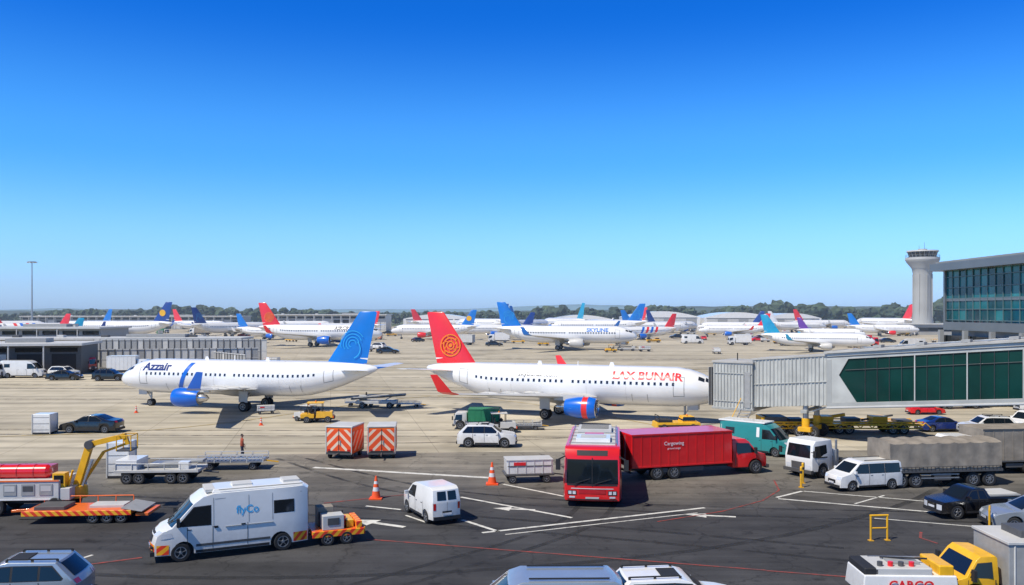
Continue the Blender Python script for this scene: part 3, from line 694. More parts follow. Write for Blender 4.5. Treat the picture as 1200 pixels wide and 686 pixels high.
def cab(T,x0,x1,W,H,color,hood=True,zb=.5,rw=.42,wx=None):
    L=x1-x0; cx=(x0+x1)/2
    df0=mkdef(L,W,H*.58,H,.12,.05,.1,.5)
    df=lambda x,y,z: df0(x-cx,y,z)+Vector((cx,0,0))
    if hood: top=[(x1,zb+.1),(x1,H*.45),(x1-.12,H*.55),(x1-L*.30,H*.62),(x1-L*.52,H*.92),(x1-L*.62,H),(x0+.08,H),(x0,H*.96)]
    else: top=[(x1,zb+.1),(x1+.02,H*.5),(x1-.14,H*.9),(x1-.35,H),(x0+.1,H),(x0,H*.95)]
    out=[(x0,zb)]+(arches(zb,(wx,),rw,.08) if wx else [])+[(x1,zb)]+top
    ys=[-W*.75,-W*.4,0,W*.4,W*.75]
    shell(T.p('cab',bevel=.06,seg=3),out,W,color,df,[cx-L*.25,cx,cx+L*.25],ys,[H*.58])
    g=T.p('glass');tr=T.p('trim')
    i=3 if hood else 1
    (a,b),(c,d)=top[i],top[i+1]; t0,t1=(.05,.95) if hood else (.12,.95)
    dx,dz=c-a,d-b;l=math.hypot(dx,dz);nx,nz=abs(dz)/l,abs(dx)/l
    panel(g,[(a+dx*t+nx*.012,y,b+dz*t+nz*.012) for t,y in((t0,-W*.86),(t0,W*.86),(t1,W*.82),(t1,-W*.82))],GLASS,df,(),ys,())
    for sy in(1,-1):
        if hood: w=[(x1-L*.36,H*.62),(x1-L*.54,H*.88),(x0+.25,H*.9),(x0+.25,H*.6)]
        else: w=[(x1-.12,H*.56),(x1-.24,H*.86),(x0+L*.35,H*.88),(x0+L*.35,H*.54)]
        panel(g,[(x,sy*(W+.01),z) for x,z in w],GLASS,df,[cx-L*.25,cx,cx+L*.25],(),())
        y0,y1=sorted((sy*W*.55,sy*W*.9))
        panel(tr,[(x1+.015,y0,zb+.15),(x1+.015,y1,zb+.15),(x1+.015,y1,zb+.38),(x1+.015,y0,zb+.38)],LAMP,df,(),(),())
        mxx=x1-L*.4 if hood else x1+.05
        tr.box((mxx,sy*(W+.16),H*.68),(.1,.2,.38),DARK); tr.bar((mxx,sy*W*.9,H*.72),(mxx,sy*(W+.16),H*.72),.04,DARK)
        for xx in(x0+.2,x1-L*.34 if hood else x1-.5): tr.box((xx,sy*W*.985,H*.42),(.02,.03,H*.3),DARK)
    panel(tr,[(x1+.015,-W*.5,zb+.12),(x1+.015,W*.5,zb+.12),(x1+.015,W*.5,H*.42),(x1+.015,-W*.5,H*.42)],DGREY,df,(),ys,())
    tr.box((x1-.02,0,zb+.0),(.22,W*1.85,.2),DGREY)
def boxtruck(name,loc,yaw,L,W,boxH,cabL,cabH,boxm,cabm,hood=True,scl=1,text=None,rear=None):
    T=Thing(name,loc,yaw,scl); x0=-L/2;xb=L/2-cabL
    c=T.p('cargo_box',bevel=.03); c.box(((x0+xb-.1)/2,0,(.78+boxH)/2),(xb-.1-x0,2*W,boxH-.78),boxm)
    t=T.p('trim')
    Lb=xb-.1-x0; n=int(Lb/.6)
    for k in range(n+1):
        x=x0+.06+(Lb-.12)*k/n
        for sy in(1,-1): t.box((x,sy*(W+.005),(.8+boxH)/2),(.035,.03,boxH-.9),boxm)
    for sy in(1,-1):
        for z in(.82,boxH-.04): t.box(((x0+xb-.1)/2,sy*(W+.012),z),(Lb,.04,.09),boxm if boxm is not TARP else DGREY)
        t.box(((x0+xb)/2-.3,sy*(W-.12),.55),(Lb*.5,.1,.25),DGREY)
    t.box((x0-.01,0,(.85+boxH)/2),(.03,W*1.85,boxH-1.0),LGREY if rear is None else rear); t.box((x0-.03,0,(.85+boxH)/2),(.03,.04,boxH-1.0),DARK)
    for sy in(1,-1):
        t.box((x0-.02,sy*W*.85,.7),(.05,.25,.14),TAIL); t.bar((x0-.04,sy*.35,.95),(x0-.04,sy*.35,boxH-.1),.03,STEEL)
    t.box((x0+.05,0,.5),(.1,W*1.8,.12),DGREY)
    T.p('chassis').box((0,0,.62),(L*.94,1.0,.26),DARK)
    cab(T,xb,L/2,W*.93,cabH,cabm,hood,.42,.42,L/2-cabL*(.36 if hood else .5))
    w=T.p('wheels'); fx=L/2-cabL*(.36 if hood else .5)
    for sy in(1,-1):
        wheel(w,fx,sy*(W-.16),.42,.26,sy,8)
        for rx in((x0+L*.22,) if L<7 else (x0+L*.18,x0+L*.30)): wheel(w,rx,sy*(W-.16),.42,.34,sy,8)
    if text:
        for sy in(1,-1):
            text_on(t,text,.3,lambda u,v,sy=sy:Vector((-1.9-sy*u,sy*(W+.03),2.05+v)),WHITE,(),.01)
            text_on(t,'ground cargo',.16,lambda u,v,sy=sy:Vector((-1.9-sy*u,sy*(W+.03),1.8+v)),WHITE,(),.01)
    return T
boxtruck('red_box_truck',(11.1,52.5),R(17),9.3,1.2,2.75,2.5,2.15,RED,RED,True,1,'Cargowing',DRED).done()
tk=boxtruck('cargo_truck',(30.2,53.4),R(186),7.2,1.2,2.8,1.9,2.3,TARP,WHITE,False).done()
T=Thing('tractor_truck',(18.7,52.4),R(-148)); cab(T,-.3,1.7,1.12,2.25,WHITE,False,.42,.42,.75)
c=T.p('chassis',bevel=.02); c.box((-.9,0,.62),(3.0,.9,.25),DGREY); c.box((-.6,0,1.1),(.5,1.9,1.0),LGREY); c.box((-1.6,0,.85),(.8,.8,.12),DARK); c.cyl((-.6,.95,.9),(-.6,.95,2.2),.07,.07,STEEL)
for sy in(1,-1):
    wheel(T.p('wheels'),.75,sy*.95,.42,.26,sy,8);wheel(T.p('wheels'),-1.6,sy*.95,.42,.34,sy,8); c.box((-1.6,sy*.95,.95),(1.0,.4,.06),DGREY)
T.done()
T=Thing('tarped_trailer',(24.5,49.6),R(7)); b=T.p('tarp_body')
L=6.8;W=1.2
vs=[];fs=[];nx=28
for i in range(nx+1):
    x=-L/2+L*i/nx; sag=(-.06 if i%4 else 0) if 0<i<nx else 0
    bul=-.05 if i%4 else .02
    for y,z in((-W-bul*.3,1.0),(-W-bul,1.8),(-W+.02,2.55+sag),(-W*.5,2.66+sag*1.3),(0,2.68+sag),(W*.5,2.66+sag*1.3),(W-.02,2.55+sag),(W+bul,1.8),(W+bul*.3,1.0)): vs.append((x,y,z))
for i in range(nx):
    for j in range(8): k=i*9+j; fs.append((k,k+1,k+10,k+9))
    fs.append((i*9+8,i*9,i*9+9,i*9+17))
fs.append(tuple(range(9))[::-1]);fs.append(tuple(range(nx*9,nx*9+9)))
b.add(vs,fs,TARP)
c=T.p('frame'); c.box((0,0,.95),(L+.1,2.5,.14),DGREY); c.box((0,0,.75),(L*.95,.9,.25),DARK)
for k in range(29):
    x=-L/2+.1+(L-.2)*k/28
    for sy in(1,-1): c.bar((x,sy*1.25,.98),(x,sy*1.235,1.2),.025,DARK)
for sy in(1,-1): c.bar((-L/2,sy*1.245,1.2),(L/2,sy*1.245,1.2),.03,DGREY)
for sy in(1,-1): c.bar((-1.5,sy*1.15,.55),(.8,sy*1.15,.55),.06,STEEL);c.bar((-1.5,sy*1.15,.75),(.8,sy*1.15,.75),.06,STEEL); c.box((-.2,sy*1.0,.62),(1.0,.35,.4),DGREY)
for x in(-2.7,-1.8,1.7,2.7):
    for sy in(1,-1): wheel(T.p('wheels'),x,sy*1.0,.42,.32,sy,8)
T.done()
def hcart(loc,yaw):
    T=Thing('hazard_container_cart',loc,yaw); b=T.p('body',bevel=.05)
    b.box((0,0,1.25),(2.3,1.9,1.75),ORA); b.box((0,0,2.18),(2.36,1.96,.12),LGREY)
    h=T.p('hazard_panels'); 
    for s in(1,-1): h.box((s*1.16,0,1.25),(.03,1.7,1.5),HAZ); h.box((0,s*.96,1.2),(2.0,.03,1.3),HAZX)
    f=T.p('frame'); f.box((0,0,.38),(2.4,1.8,.14),DGREY); f.bar((1.2,0,.4),(2.0,0,.35),.08,DGREY)
    for s in(1,-1):
        f.box((s*1.18,0,1.25),(.03,.04,1.6),DARK); f.box((s*1.19,.12,1.1),(.04,.05,.35),STEEL)
        for q in(1,-1): f.box((s*1.17,q*.9,1.25),(.05,.06,1.8),LGREY)
    for s in(1,-1): f.box((s*1.18,0,.5),(.05,1.5,.12),DARK); f.box((s*1.19,.7,.62),(.04,.2,.12),TAIL); f.box((s*1.19,-.7,.62),(.04,.2,.12),TAIL)
    for x in(-.75,.75):
        for sy in(1,-1): wheel(T.p('wheels'),x,sy*.78,.25,.18,sy)
    return T.done()
h=hcart((-11.5,58.8),R(-100)); clone(h,(-8.95,58.9),R(-84))
def cone(loc,s=1):
    T=Thing('traffic_cone',loc,0,s); b=T.p('cone')
    CO=mat('cone_orange',(.85,.10,.015),.5,0,0,.1,4)
    b.box((0,0,.03),(.55,.55,.06),CO)
    b.lathe([(.06,.20),(.35,.15)],(0,0,0),(0,0,1),CO,20); b.lathe([(.35,.152),(.52,.122)],(0,0,0),(0,0,1),WHITE,20)
    b.lathe([(.52,.12),(.66,.096)],(0,0,0),(0,0,1),CO,20); b.lathe([(.66,.098),(.78,.076)],(0,0,0),(0,0,1),WHITE,20); b.lathe([(.78,.075),(1.0,.035),(1.0,.001)],(0,0,0),(0,0,1),CO,20)
    return T.done()
c=cone((-7.25,45.5),1.22); clone(c,(-1.15,49.3),0,None,1.28); 
for q in((-37,84),(-22,74.8),(12.5,66.8)): clone(c,q,.3,None,.7)
def cart(loc,yaw,m=WHITE,scl=1,name='baggage_cart'):
    T=Thing(name,loc,yaw,scl); b=T.p('body',bevel=.03)
    b.box((0,0,.5),(2.9,1.4,.12),DGREY); b.box((0,0,.95),(2.7,1.36,.78),m)
    t=T.p('trim')
    for k in range(6):
        for sy in(1,-1): t.box((-1.25+.5*k,sy*.69,.95),(.04,.03,.78),LGREY)
    for sy in(1,-1): t.box((0,sy*.695,1.02),(2.6,.02,.05),DGREY); t.box((-.6,sy*.70,1.15),(.7,.02,.18),FRED if m is WHITE else DGREY)
    t.box((0,0,1.36),(2.75,1.42,.05),LGREY); t.bar((1.4,0,.45),(2.1,0,.35),.06,DGREY)
    for x in(-1,1):
        for sy in(1,-1): wheel(T.p('wheels'),x,sy*.6,.24,.15,sy)
    return T.done()
cw=cart((.95,50.2),R(8))
def dolly(loc,yaw,L=4.0,scl=1):
    T=Thing('baggage_dolly',loc,yaw,scl); b=T.p('deck')
    b.box((0,0,.55),(L,1.6,.1),STEEL)
    for k in range(int(L/.25)): b.cyl((-L/2+.15+.25*k,-.7,.63),(-L/2+.15+.25*k,.7,.63),.04,.04,METAL,8)
    for sy in(1,-1):
        b.bar((-L/2,sy*.8,.75),(L/2,sy*.8,.75),.06,LGREY)
        for k in range(5): b.bar((-L/2+L*k/4,sy*.8,.5),(-L/2+L*k/4,sy*.8,.95),.06,LGREY)
        b.bar((-L/2,sy*.8,.95),(L/2,sy*.8,.95),.05,LGREY)
    b.bar((L/2,0,.5),(L/2+.8,0,.4),.08,YEL)
    for x in(-L*.33,L*.33):
        for sy in(1,-1): wheel(T.p('wheels'),x,sy*.62,.25,.16,sy)
    return T.done()
dl=dolly((-17.7,54.3),R(4)); 
T=Thing('loader_trailer',(-20.6,50.2),R(3)); b=T.p('body',bevel=.02)
b.box((0,0,.75),(4.8,1.9,.16),LGREY); b.box((-1.7,0,1.1),(1.2,1.8,.6),WHITE); b.box((.2,.3,.95),(1.6,1.1,.3),STEEL); b.bar((-1,0,.95),(2.5,0,1.25),.8,GREY,.12); b.box((1.5,-.5,1.0),(.6,.5,.5),WHITE)
for sy in(1,-1):
    b.bar((-2.3,sy*.92,1.2),(2.3,sy*.92,1.15),.05,LGREY)
    for k in range(6): b.bar((-2.3+.92*k,sy*.92,.8),(-2.3+.92*k,sy*.92,1.2),.05,LGREY)
b.bar((2.4,0,.6),(3.3,0,.5),.1,DGREY); b.box((0,0,.55),(4.4,.8,.25),DARK)
for x in(-1.7,-1.0,.8,1.5):
    for sy in(1,-1): wheel(T.p('wheels'),x,sy*.8,.34,.24,sy)
T.done()
def wbox(loc,yaw,d):
    T=Thing('cargo_container',loc,yaw); b=T.p('box',bevel=.03); b.box((0,0,d[2]/2+.15),d,WHITE); t=T.p('trim')
    for sx in(-1,1):
        for sy in(-1,1): t.box((sx*(d[0]/2),sy*(d[1]/2),d[2]/2+.1),(.07,.07,d[2]+.1),LGREY)
    for z in(.3,.8,1.3): 
        if z<d[2]: t.box((0,-d[1]/2-.01,z+.1),(d[0]*.9,.02,.03),GREY)
    t.box((0,0,.1),(d[0],d[1],.12),DARK); T.done()
wbox((-23.6,51.6),R(5),(1.25,1.3,2.0)); wbox((-38.2,69.8),R(3),(1.4,1.3,1.5))
T=Thing('lift_truck',(-23.9,42.6),R(4)); b=T.p('body',bevel=.03)
b.box((-.6,0,1.25),(4.6,2.1,.95),LGREY); b.box((-.6,0,.66),(5.2,1.2,.24),DARK); b.box((1.95,0,1.05),(.5,2.0,.6),LGREY)
t=T.p('trim')
for k in range(5):
    t.box((-2.3+.85*k,-1.06,1.3),(.62,.03,.55),GREY); t.box((-2.3+.85*k,-1.075,1.35),(.48,.02,.26),DGREY if k%2 else LGREY)
t.box((-.6,-1.06,1.72),(4.6,.05,.06),ORA); t.box((-.6,-1.06,.82),(4.6,.05,.06),WHITE)
r=T.p('red_tank'); r.cyl((-2.6,-.2,2.05),(.8,-.2,2.05),.34,.34,RED,20); r.lathe([(0,.34),(.15,.25),(.2,.01)],(.8,-.2,2.05),(1,0,0),RED,20); r.box((-.9,.5,2.0),(3.4,.8,.5),DRED)
for k in range(4): r.cyl((-2.2+.8*k,-.2,2.05),(-2.15+.8*k,-.2,2.05),.36,.36,DRED,20)
a=T.p('boom',bevel=.02); a.cyl((2.2,0,.7),(2.2,0,1.3),.45,.4,YEL,16)
a.bar((2.1,0,1.2),(2.75,0,3.35),.3,YEL,.32); a.bar((2.4,-.2,1.1),(2.95,-.2,2.6),.1,STEEL); a.bar((2.6,0,3.3),(4.5,0,3.75),.26,YEL,.26); a.bar((2.2,.3,1.2),(3.3,.3,2.9),.14,YEL); a.bar((3.3,.3,2.9),(4.4,.3,3.3),.12,YEL)
a.bar((4.45,0,3.75),(4.6,0,3.3),.2,YEL); a.box((4.55,0,3.05),(.7,.9,.08),DGREY); a.cyl((2.75,-.22,3.32),(2.75,.22,3.32),.22,.22,DGREY,14)
for sx in(-.35,.35):
    for sy in(-.45,.45): a.bar((4.55+sx,sy,3.05),(4.55+sx,sy,3.8),.05,YEL)
for sx in(-.35,.35): a.bar((4.55+sx,-.45,3.8),(4.55+sx,.45,3.8),.05,YEL)
for sy in(-.45,.45): a.bar((4.2,sy,3.8),(4.9,sy,3.8),.05,YEL)
a.bar((1.9,-.5,1.3),(2.3,-.9,2.2),.08,YEL); a.box((1.6,-.6,1.7),(.6,.5,.7),YEL); a.box((1.6,-.86,1.75),(.45,.02,.4),GLASS)
for x in(-2.4,-1.3,1.5):
    for sy in(1,-1): wheel(T.p('wheels'),x,sy*.95,.45,.3,sy,8)
T.done()
T=Thing('low_loader_trailer',(-20.3,41.0),R(4)); b=T.p('deck',bevel=.02)
b.box((-.2,0,.52),(5.0,1.9,.16),ORA); b.box((-.2,-.97,.52),(5.0,.05,.24),HAZO); b.box((2.3,0,.64),(1.0,1.9,.05),GREY,ry=R(10)); b.box((-1.6,0,.68),(1.4,1.2,.18),DGREY); b.box((.9,.2,.66),(1.6,.9,.14),LGREY); b.box((2.75,0,.40),(.6,1.7,.14),ORA)
b.bar((-2.7,0,.5),(-3.6,0,.45),.12,ORA)
for k in range(6): b.bar((-2.5+.85*k,.9,.6),(-2.5+.85*k,.9,.95),.05,ORA)
b.bar((-2.5,.9,.95),(1.75,.9,.95),.05,ORA)
for x in(.5,1.15,1.8):
    for sy in(1,-1): wheel(T.p('wheels'),x,sy*.8,.3,.24,sy)
T.done()
def tug(loc,yaw,m=YEL,scl=1,name='baggage_tug'):
    T=Thing(name,loc,yaw,scl); b=T.p('body',bevel=.04)
    b.box((.6,0,.72),(1.5,1.35,.55),m,top=(.92,.92)); b.box((-.9,0,.62),(1.2,1.35,.36),m); b.box((0,0,.42),(3.0,1.2,.2),DARK); b.box((-.35,0,.8),(.5,1.0,.25),DARK); b.box((-.62,0,1.1),(.12,1.0,.5),DARK)
    b.box((-.2,0,1.78),(1.5,1.3,.07),m)
    for sx in(-.85,.4):
        for sy in(-.58,.58): b.bar((sx,sy,.8),(sx,sy,1.75),.06,DARK)
    b.cyl((.1,.2,1.0),(-.1,.2,1.2),.18,.18,DARK,12)
    for sy in(-.45,.45): b.box((1.34,sy,.8),(.06,.2,.14),LAMP); b.box((-1.51,sy,.65),(.04,.2,.1),TAIL)
    b.box((1.38,0,.5),(.12,1.3,.2),HAZO); b.cyl((-.2,0,1.82),(-.2,0,1.95),.08,.06,ORG,10)
    for x in(-.95,.9):
        for sy in(1,-1): wheel(T.p('wheels'),x,sy*.6,.3,.2,sy)
    return T.done()
tg=tug((-17.5,77),R(8)); 
def ylow(loc,yaw,scl):
    T=Thing('pushback_tractor',loc,yaw,scl); b=T.p('body',bevel=.05)
    b.box((0,0,.65),(4.2,1.9,.5),YEL,top=(.96,.94)); b.box((1.0,0,1.15),(1.3,1.5,.55),YEL,top=(.8,.9)); b.box((-1.2,0,1.0),(1.3,1.6,.25),DARK); b.box((0,0,.4),(3.8,1.6,.2),DARK)
    g=T.p('glass'); g.box((1.0,0,1.22),(1.22,1.53,.32),GLASS,top=(.86,.93))
    b.cyl((1,0,1.43),(1,0,1.55),.1,.07,ORG,10); b.bar((-1.8,-.8,.9),(-1.8,-.8,1.5),.06,DARK);b.bar((-1.8,.8,.9),(-1.8,.8,1.5),.06,DARK);b.bar((-1.8,-.8,1.5),(-1.8,.8,1.5),.06,DARK)
    t=T.p('trim')
    for sy in(1,-1): t.box((0,sy*.955,.62),(3.8,.03,.14),DARK)
    for x in(-1.35,1.35):
        for sy in(1,-1): wheel(T.p('wheels'),x,sy*.85,.38,.28,sy,6)
    return T.done()
yl=ylow((13.7,71.2),R(4),.9)
def beltl(loc,yaw,m=LGREY,scl=1):
    T=Thing('belt_loader',loc,yaw,scl); b=T.p('body',bevel=.02)
    b.box((0,0,.62),(4.2,1.6,.3),m); b.box((-1.5,.45,1.0),(.8,.6,.5),m); b.bar((-2.6,-.2,.95),(3.0,-.2,1.35),.8,DGREY,.16)
    for sy in(-.62,.22): b.bar((-2.6,sy,1.05),(3.0,sy,1.45),.06,YEL if m is YEL else STEEL)
    b.bar((.5,-.2,.6),(1.6,-.2,1.2),.1,STEEL); b.box((-1.2,.55,1.35),(.1,.4,.4),DARK)
    for x in(-1.4,1.4):
        for sy in(1,-1): wheel(T.p('wheels'),x,sy*.72,.32,.22,sy)
    return T.done()
bl=beltl((-14.0,88.5),R(0)); clone(dl,(-15.9,89.8),R(5),None,.8); clone(dl,(-10.9,88.9),R(-3),None,.7)
clone(cw,(-24.0,83.2),R(20),None,.6); clone(tg,(-18.7,77.8),R(160),{YEL:LGREY},.8)
gt=boxtruck('green_cargo_truck',(-3.0,72.8),R(178),4.6,.95,2.05,1.4,1.7,GREEN,LGREY,False,.85).done()
clone(dl,(1.0,72.2),R(0),None,.75); clone(tg,(-.9,70.5),R(5),{YEL:LGREY},.9)
clone(cw,(-2.8,69.4),R(4),None,.7)
T=Thing('cargo_transporter',(26.9,70.3),R(-1)); b=T.p('frame',bevel=.02)
b.box((0,0,.78),(13,2.2,.18),YEL); b.box((-5.4,0,1.1),(1.8,2.0,.6),DGREY); b.box((-6.3,0,1.2),(.5,1.8,.4),YEL)
for k in range(14):
    x=-6.2+.95*k
    b.bar((x,-1.08,.55),(x+.45,-1.08,.95),.07,YEL); b.bar((x+.45,-1.08,.95),(x+.9,-1.08,.55),.07,YEL)
b.bar((-6.4,-1.08,1.0),(6.4,-1.08,1.0),.1,YEL);b.bar((-6.4,-1.08,.5),(6.4,-1.08,.5),.1,YEL);b.bar((-6.4,1.08,1.0),(6.4,1.08,1.0),.1,YEL)
for x,q in((-3.6,.3),(-1.2,.5),(1.0,.35),(3.2,.5),(5.2,.2)): b.box((x,.1,.9+q/2),(1.2,1.3,q),DGREY if q<.45 else YEL)
b.bar((-2.5,0,1.0),(.5,0,1.5),.25,YEL); b.bar((2.0,.4,1.0),(4.6,.4,1.4),.15,DGREY)
for x in(-5,-4.1,-.3,.5,4,4.9):
    for sy in(1,-1): wheel(T.p('wheels'),x,sy*.95,.42,.3,sy,8)
T.done()
def hoop(loc,yaw,w=.75,h=1.1):
    T=Thing('guard_rail_hoop',loc,yaw); b=T.p('hoop')
    b.cyl((-w/2,0,0),(-w/2,0,h),.045,.045,YEL,10);b.cyl((w/2,0,0),(w/2,0,h),.045,.045,YEL,10);b.cyl((-w/2-.04,0,h),(w/2+.04,0,h),.045,.045,YEL,10);b.cyl((-w/2,0,h*.5),(w/2,0,h*.5),.035,.035,YEL,10); b.box((-w/2,0,.02),(.2,.2,.04),YEL);b.box((w/2,0,.02),(.2,.2,.04),YEL); return T.done()
hp=hoop((16.0,37.2),R(5)); clone(hp,(21.6,38.6),R(60)); clone(hp,(22.4,37.0),R(60))
def bollard(loc):
    T=Thing('bollard',loc); b=T.p('post'); b.cyl((0,0,0),(0,0,1.15),.07,.07,YEL,12); b.cyl((0,0,.8),(0,0,.95),.073,.073,DARK,12); b.lathe([(0,.07),(.05,.04),(.06,.001)],(0,0,1.15),(0,0,1),YEL,12); b.box((0,0,.02),(.24,.24,.04),YEL); return T.done()
bo=bollard((16.4,48.4)); clone(bo,(16.9,49.6),0)
T=Thing('aircraft_tug',(13.3,29.2),R(178)); b=T.p('body',bevel=.05)
b.box((0,0,.85),(3.2,1.7,.7),WHITE,top=(.95,.95)); b.box((.2,0,1.28),(1.9,1.5,.3),LGREY); b.box((1.25,0,1.3),(.5,1.5,.25),DARK); b.box((-1.2,0,1.35),(.5,1.5,.35),YEL); b.box((0,0,.42),(3.0,1.5,.2),DARK)
text_on(T.p('trim'),'CARGO',.42,lambda u,v:Vector((-u,.87,.75+v)),FRED,(),.03); T.p('trim').box((0,0,1.45),(1.0,.7,.1),GREY)
for k in range(4): T.p('trim').cyl((.9-.35*k,.5,1.4),(.9-.35*k,.5,1.58),.09,.09,FRED if k%2 else DGREY,10)
T.p('trim').bar((.6,-.3,1.5),(-.8,.2,1.6),.05,DARK); T.p('trim').bar((.9,-.6,1.42),(-.9,-.6,1.42),.06,STEEL)
for x in(-1,1):
    for sy in(1,-1): wheel(T.p('wheels'),x,sy*.78,.38,.26,sy,6)
T.done()
T=Thing('utility_truck',(17.6,29.6),R(180)); cab(T,1.2,2.9,1.05,1.75,YEL,True,.4,.4,2.1)
b=T.p('body',bevel=.04); b.box((-1.2,0,1.45),(4.4,2.2,1.5),GREY); b.box((-1.2,0,2.24),(4.5,2.3,.1),LGREY); b.box((-.5,0,2.4),(1.6,1.2,.25),DGREY); b.box((-1.2,0,.6),(4.4,1.0,.25),DARK)
for k in range(6): b.box((-3.2+.8*k,1.11,1.45),(.06,.04,1.4),LGREY)
for x in(2.1,-2.2):
    for sy in(1,-1): wheel(T.p('wheels'),x,sy*.9,.4,.28,sy,8)
T.done()
# ---------------------------------------------------------------- worker
def person(loc,yaw):
    T=Thing('ground_crew_worker',loc,yaw)
    J=[(0,0,.95),(0,0,1.15),(0,0,1.42),(0,0,1.52),
       (0,.20,1.42),(.05,.27,1.15),(.22,.22,1.0),(0,-.20,1.42),(-.05,-.27,1.15),(.1,-.28,.92),
       (0,.10,.9),(.12,.11,.5),(.02,.12,.08),(.17,.13,.04),(0,-.10,.9),(-.03,-.11,.5),(-.18,-.12,.08),(-.03,-.13,.04)]
    E=[(0,1),(1,2),(2,3),(2,4),(4,5),(5,6),(2,7),(7,8),(8,9),(0,10),(10,11),(11,12),(12,13),(0,14),(14,15),(15,16),(16,17)]
    r=[.15,.13,.16,.06,.075,.055,.04,.075,.055,.04,.10,.07,.05,.045,.10,.07,.05,.045]
    me=bpy.data.meshes.new('body'); me.from_pydata(J,E,[]); o=bpy.data.objects.new('body',me); COL.objects.link(o); o.parent=T.e
    sk=o.modifiers.new('skin','SKIN'); 
    if not me.skin_vertices:
        bm=bmesh.new();bm.from_mesh(me);bm.verts.layers.skin.verify();bm.to_mesh(me);bm.free()
    for i,sv in enumerate(me.skin_vertices[0].data): sv.radius=(r[i],r[i]*(1.2 if i in(0,1,2) else 1)); sv.use_root=(i==0)
    o.modifiers.new('sub','SUBSURF').levels=1; o.modifiers['sub'].render_levels=2
    m,nt,b=_new('work_clothes');L=nt.links;tc=nd(nt,'ShaderNodeTexCoord');s=nd(nt,'ShaderNodeSeparateXYZ');L.new(tc.outputs['Object'],s.inputs[0])
    g=nd(nt,'ShaderNodeMath',operation='GREATER_THAN');g.inputs[1].default_value=.98;L.new(s.outputs[2],g.inputs[0]);mx=nd(nt,'ShaderNodeMix',data_type='RGBA');L.new(g.outputs[0],mx.inputs['Factor']);mx.inputs[6].default_value=(.02,.025,.05,1);mx.inputs[7].default_value=(.35,.07,.03,1);L.new(mx.outputs[2],b.inputs['Base Color']);b.inputs['Roughness'].default_value=.8
    me.materials.append(m)
    h=T.p('head',angle=80); SK=mat('skin',(.42,.24,.16),.6); HR=mat('hair',(.02,.015,.01),.7)
    pr=[(0,.045),(.04,.07),(.10,.09),(.16,.088),(.21,.06),(.235,.01)]
    h.lathe(pr,(0.01,0,1.54),(0,0,1),SK,16); h.lathe([(.14,.095),(.2,.075),(.25,.01)],(-.01,0,1.545),(0,0,1),HR,16)
    h.box((.1,0,1.65),(.03,.025,.04),SK); 
    for sy in(1,-1): h.box((.085,sy*.035,1.675),(.02,.02,.012),HR); h.box((.01,sy*.092,1.66),(.03,.015,.05),SK)
    h.box((.088,0,1.61),(.02,.05,.01),FRED)
    hd=T.p('hands')
    for (x,y,z,sy) in((.22,.22,1.0,1),(.1,-.28,.92,-1)):
        hd.bar((x,y,z),(x+.05,y,z-.08),.07,SK,.035)
        for k in range(4): hd.bar((x+.04,y-.028+.019*k,z-.07),(x+.08,y-.028+.019*k,z-.15+.01*abs(k-1.5)),.015,SK)
        hd.bar((x+.01,y-sy*.03,z-.03),(x+.06,y-sy*.06,z-.08),.018,SK)
    T.done()
person((-18.1,57.2),R(30))
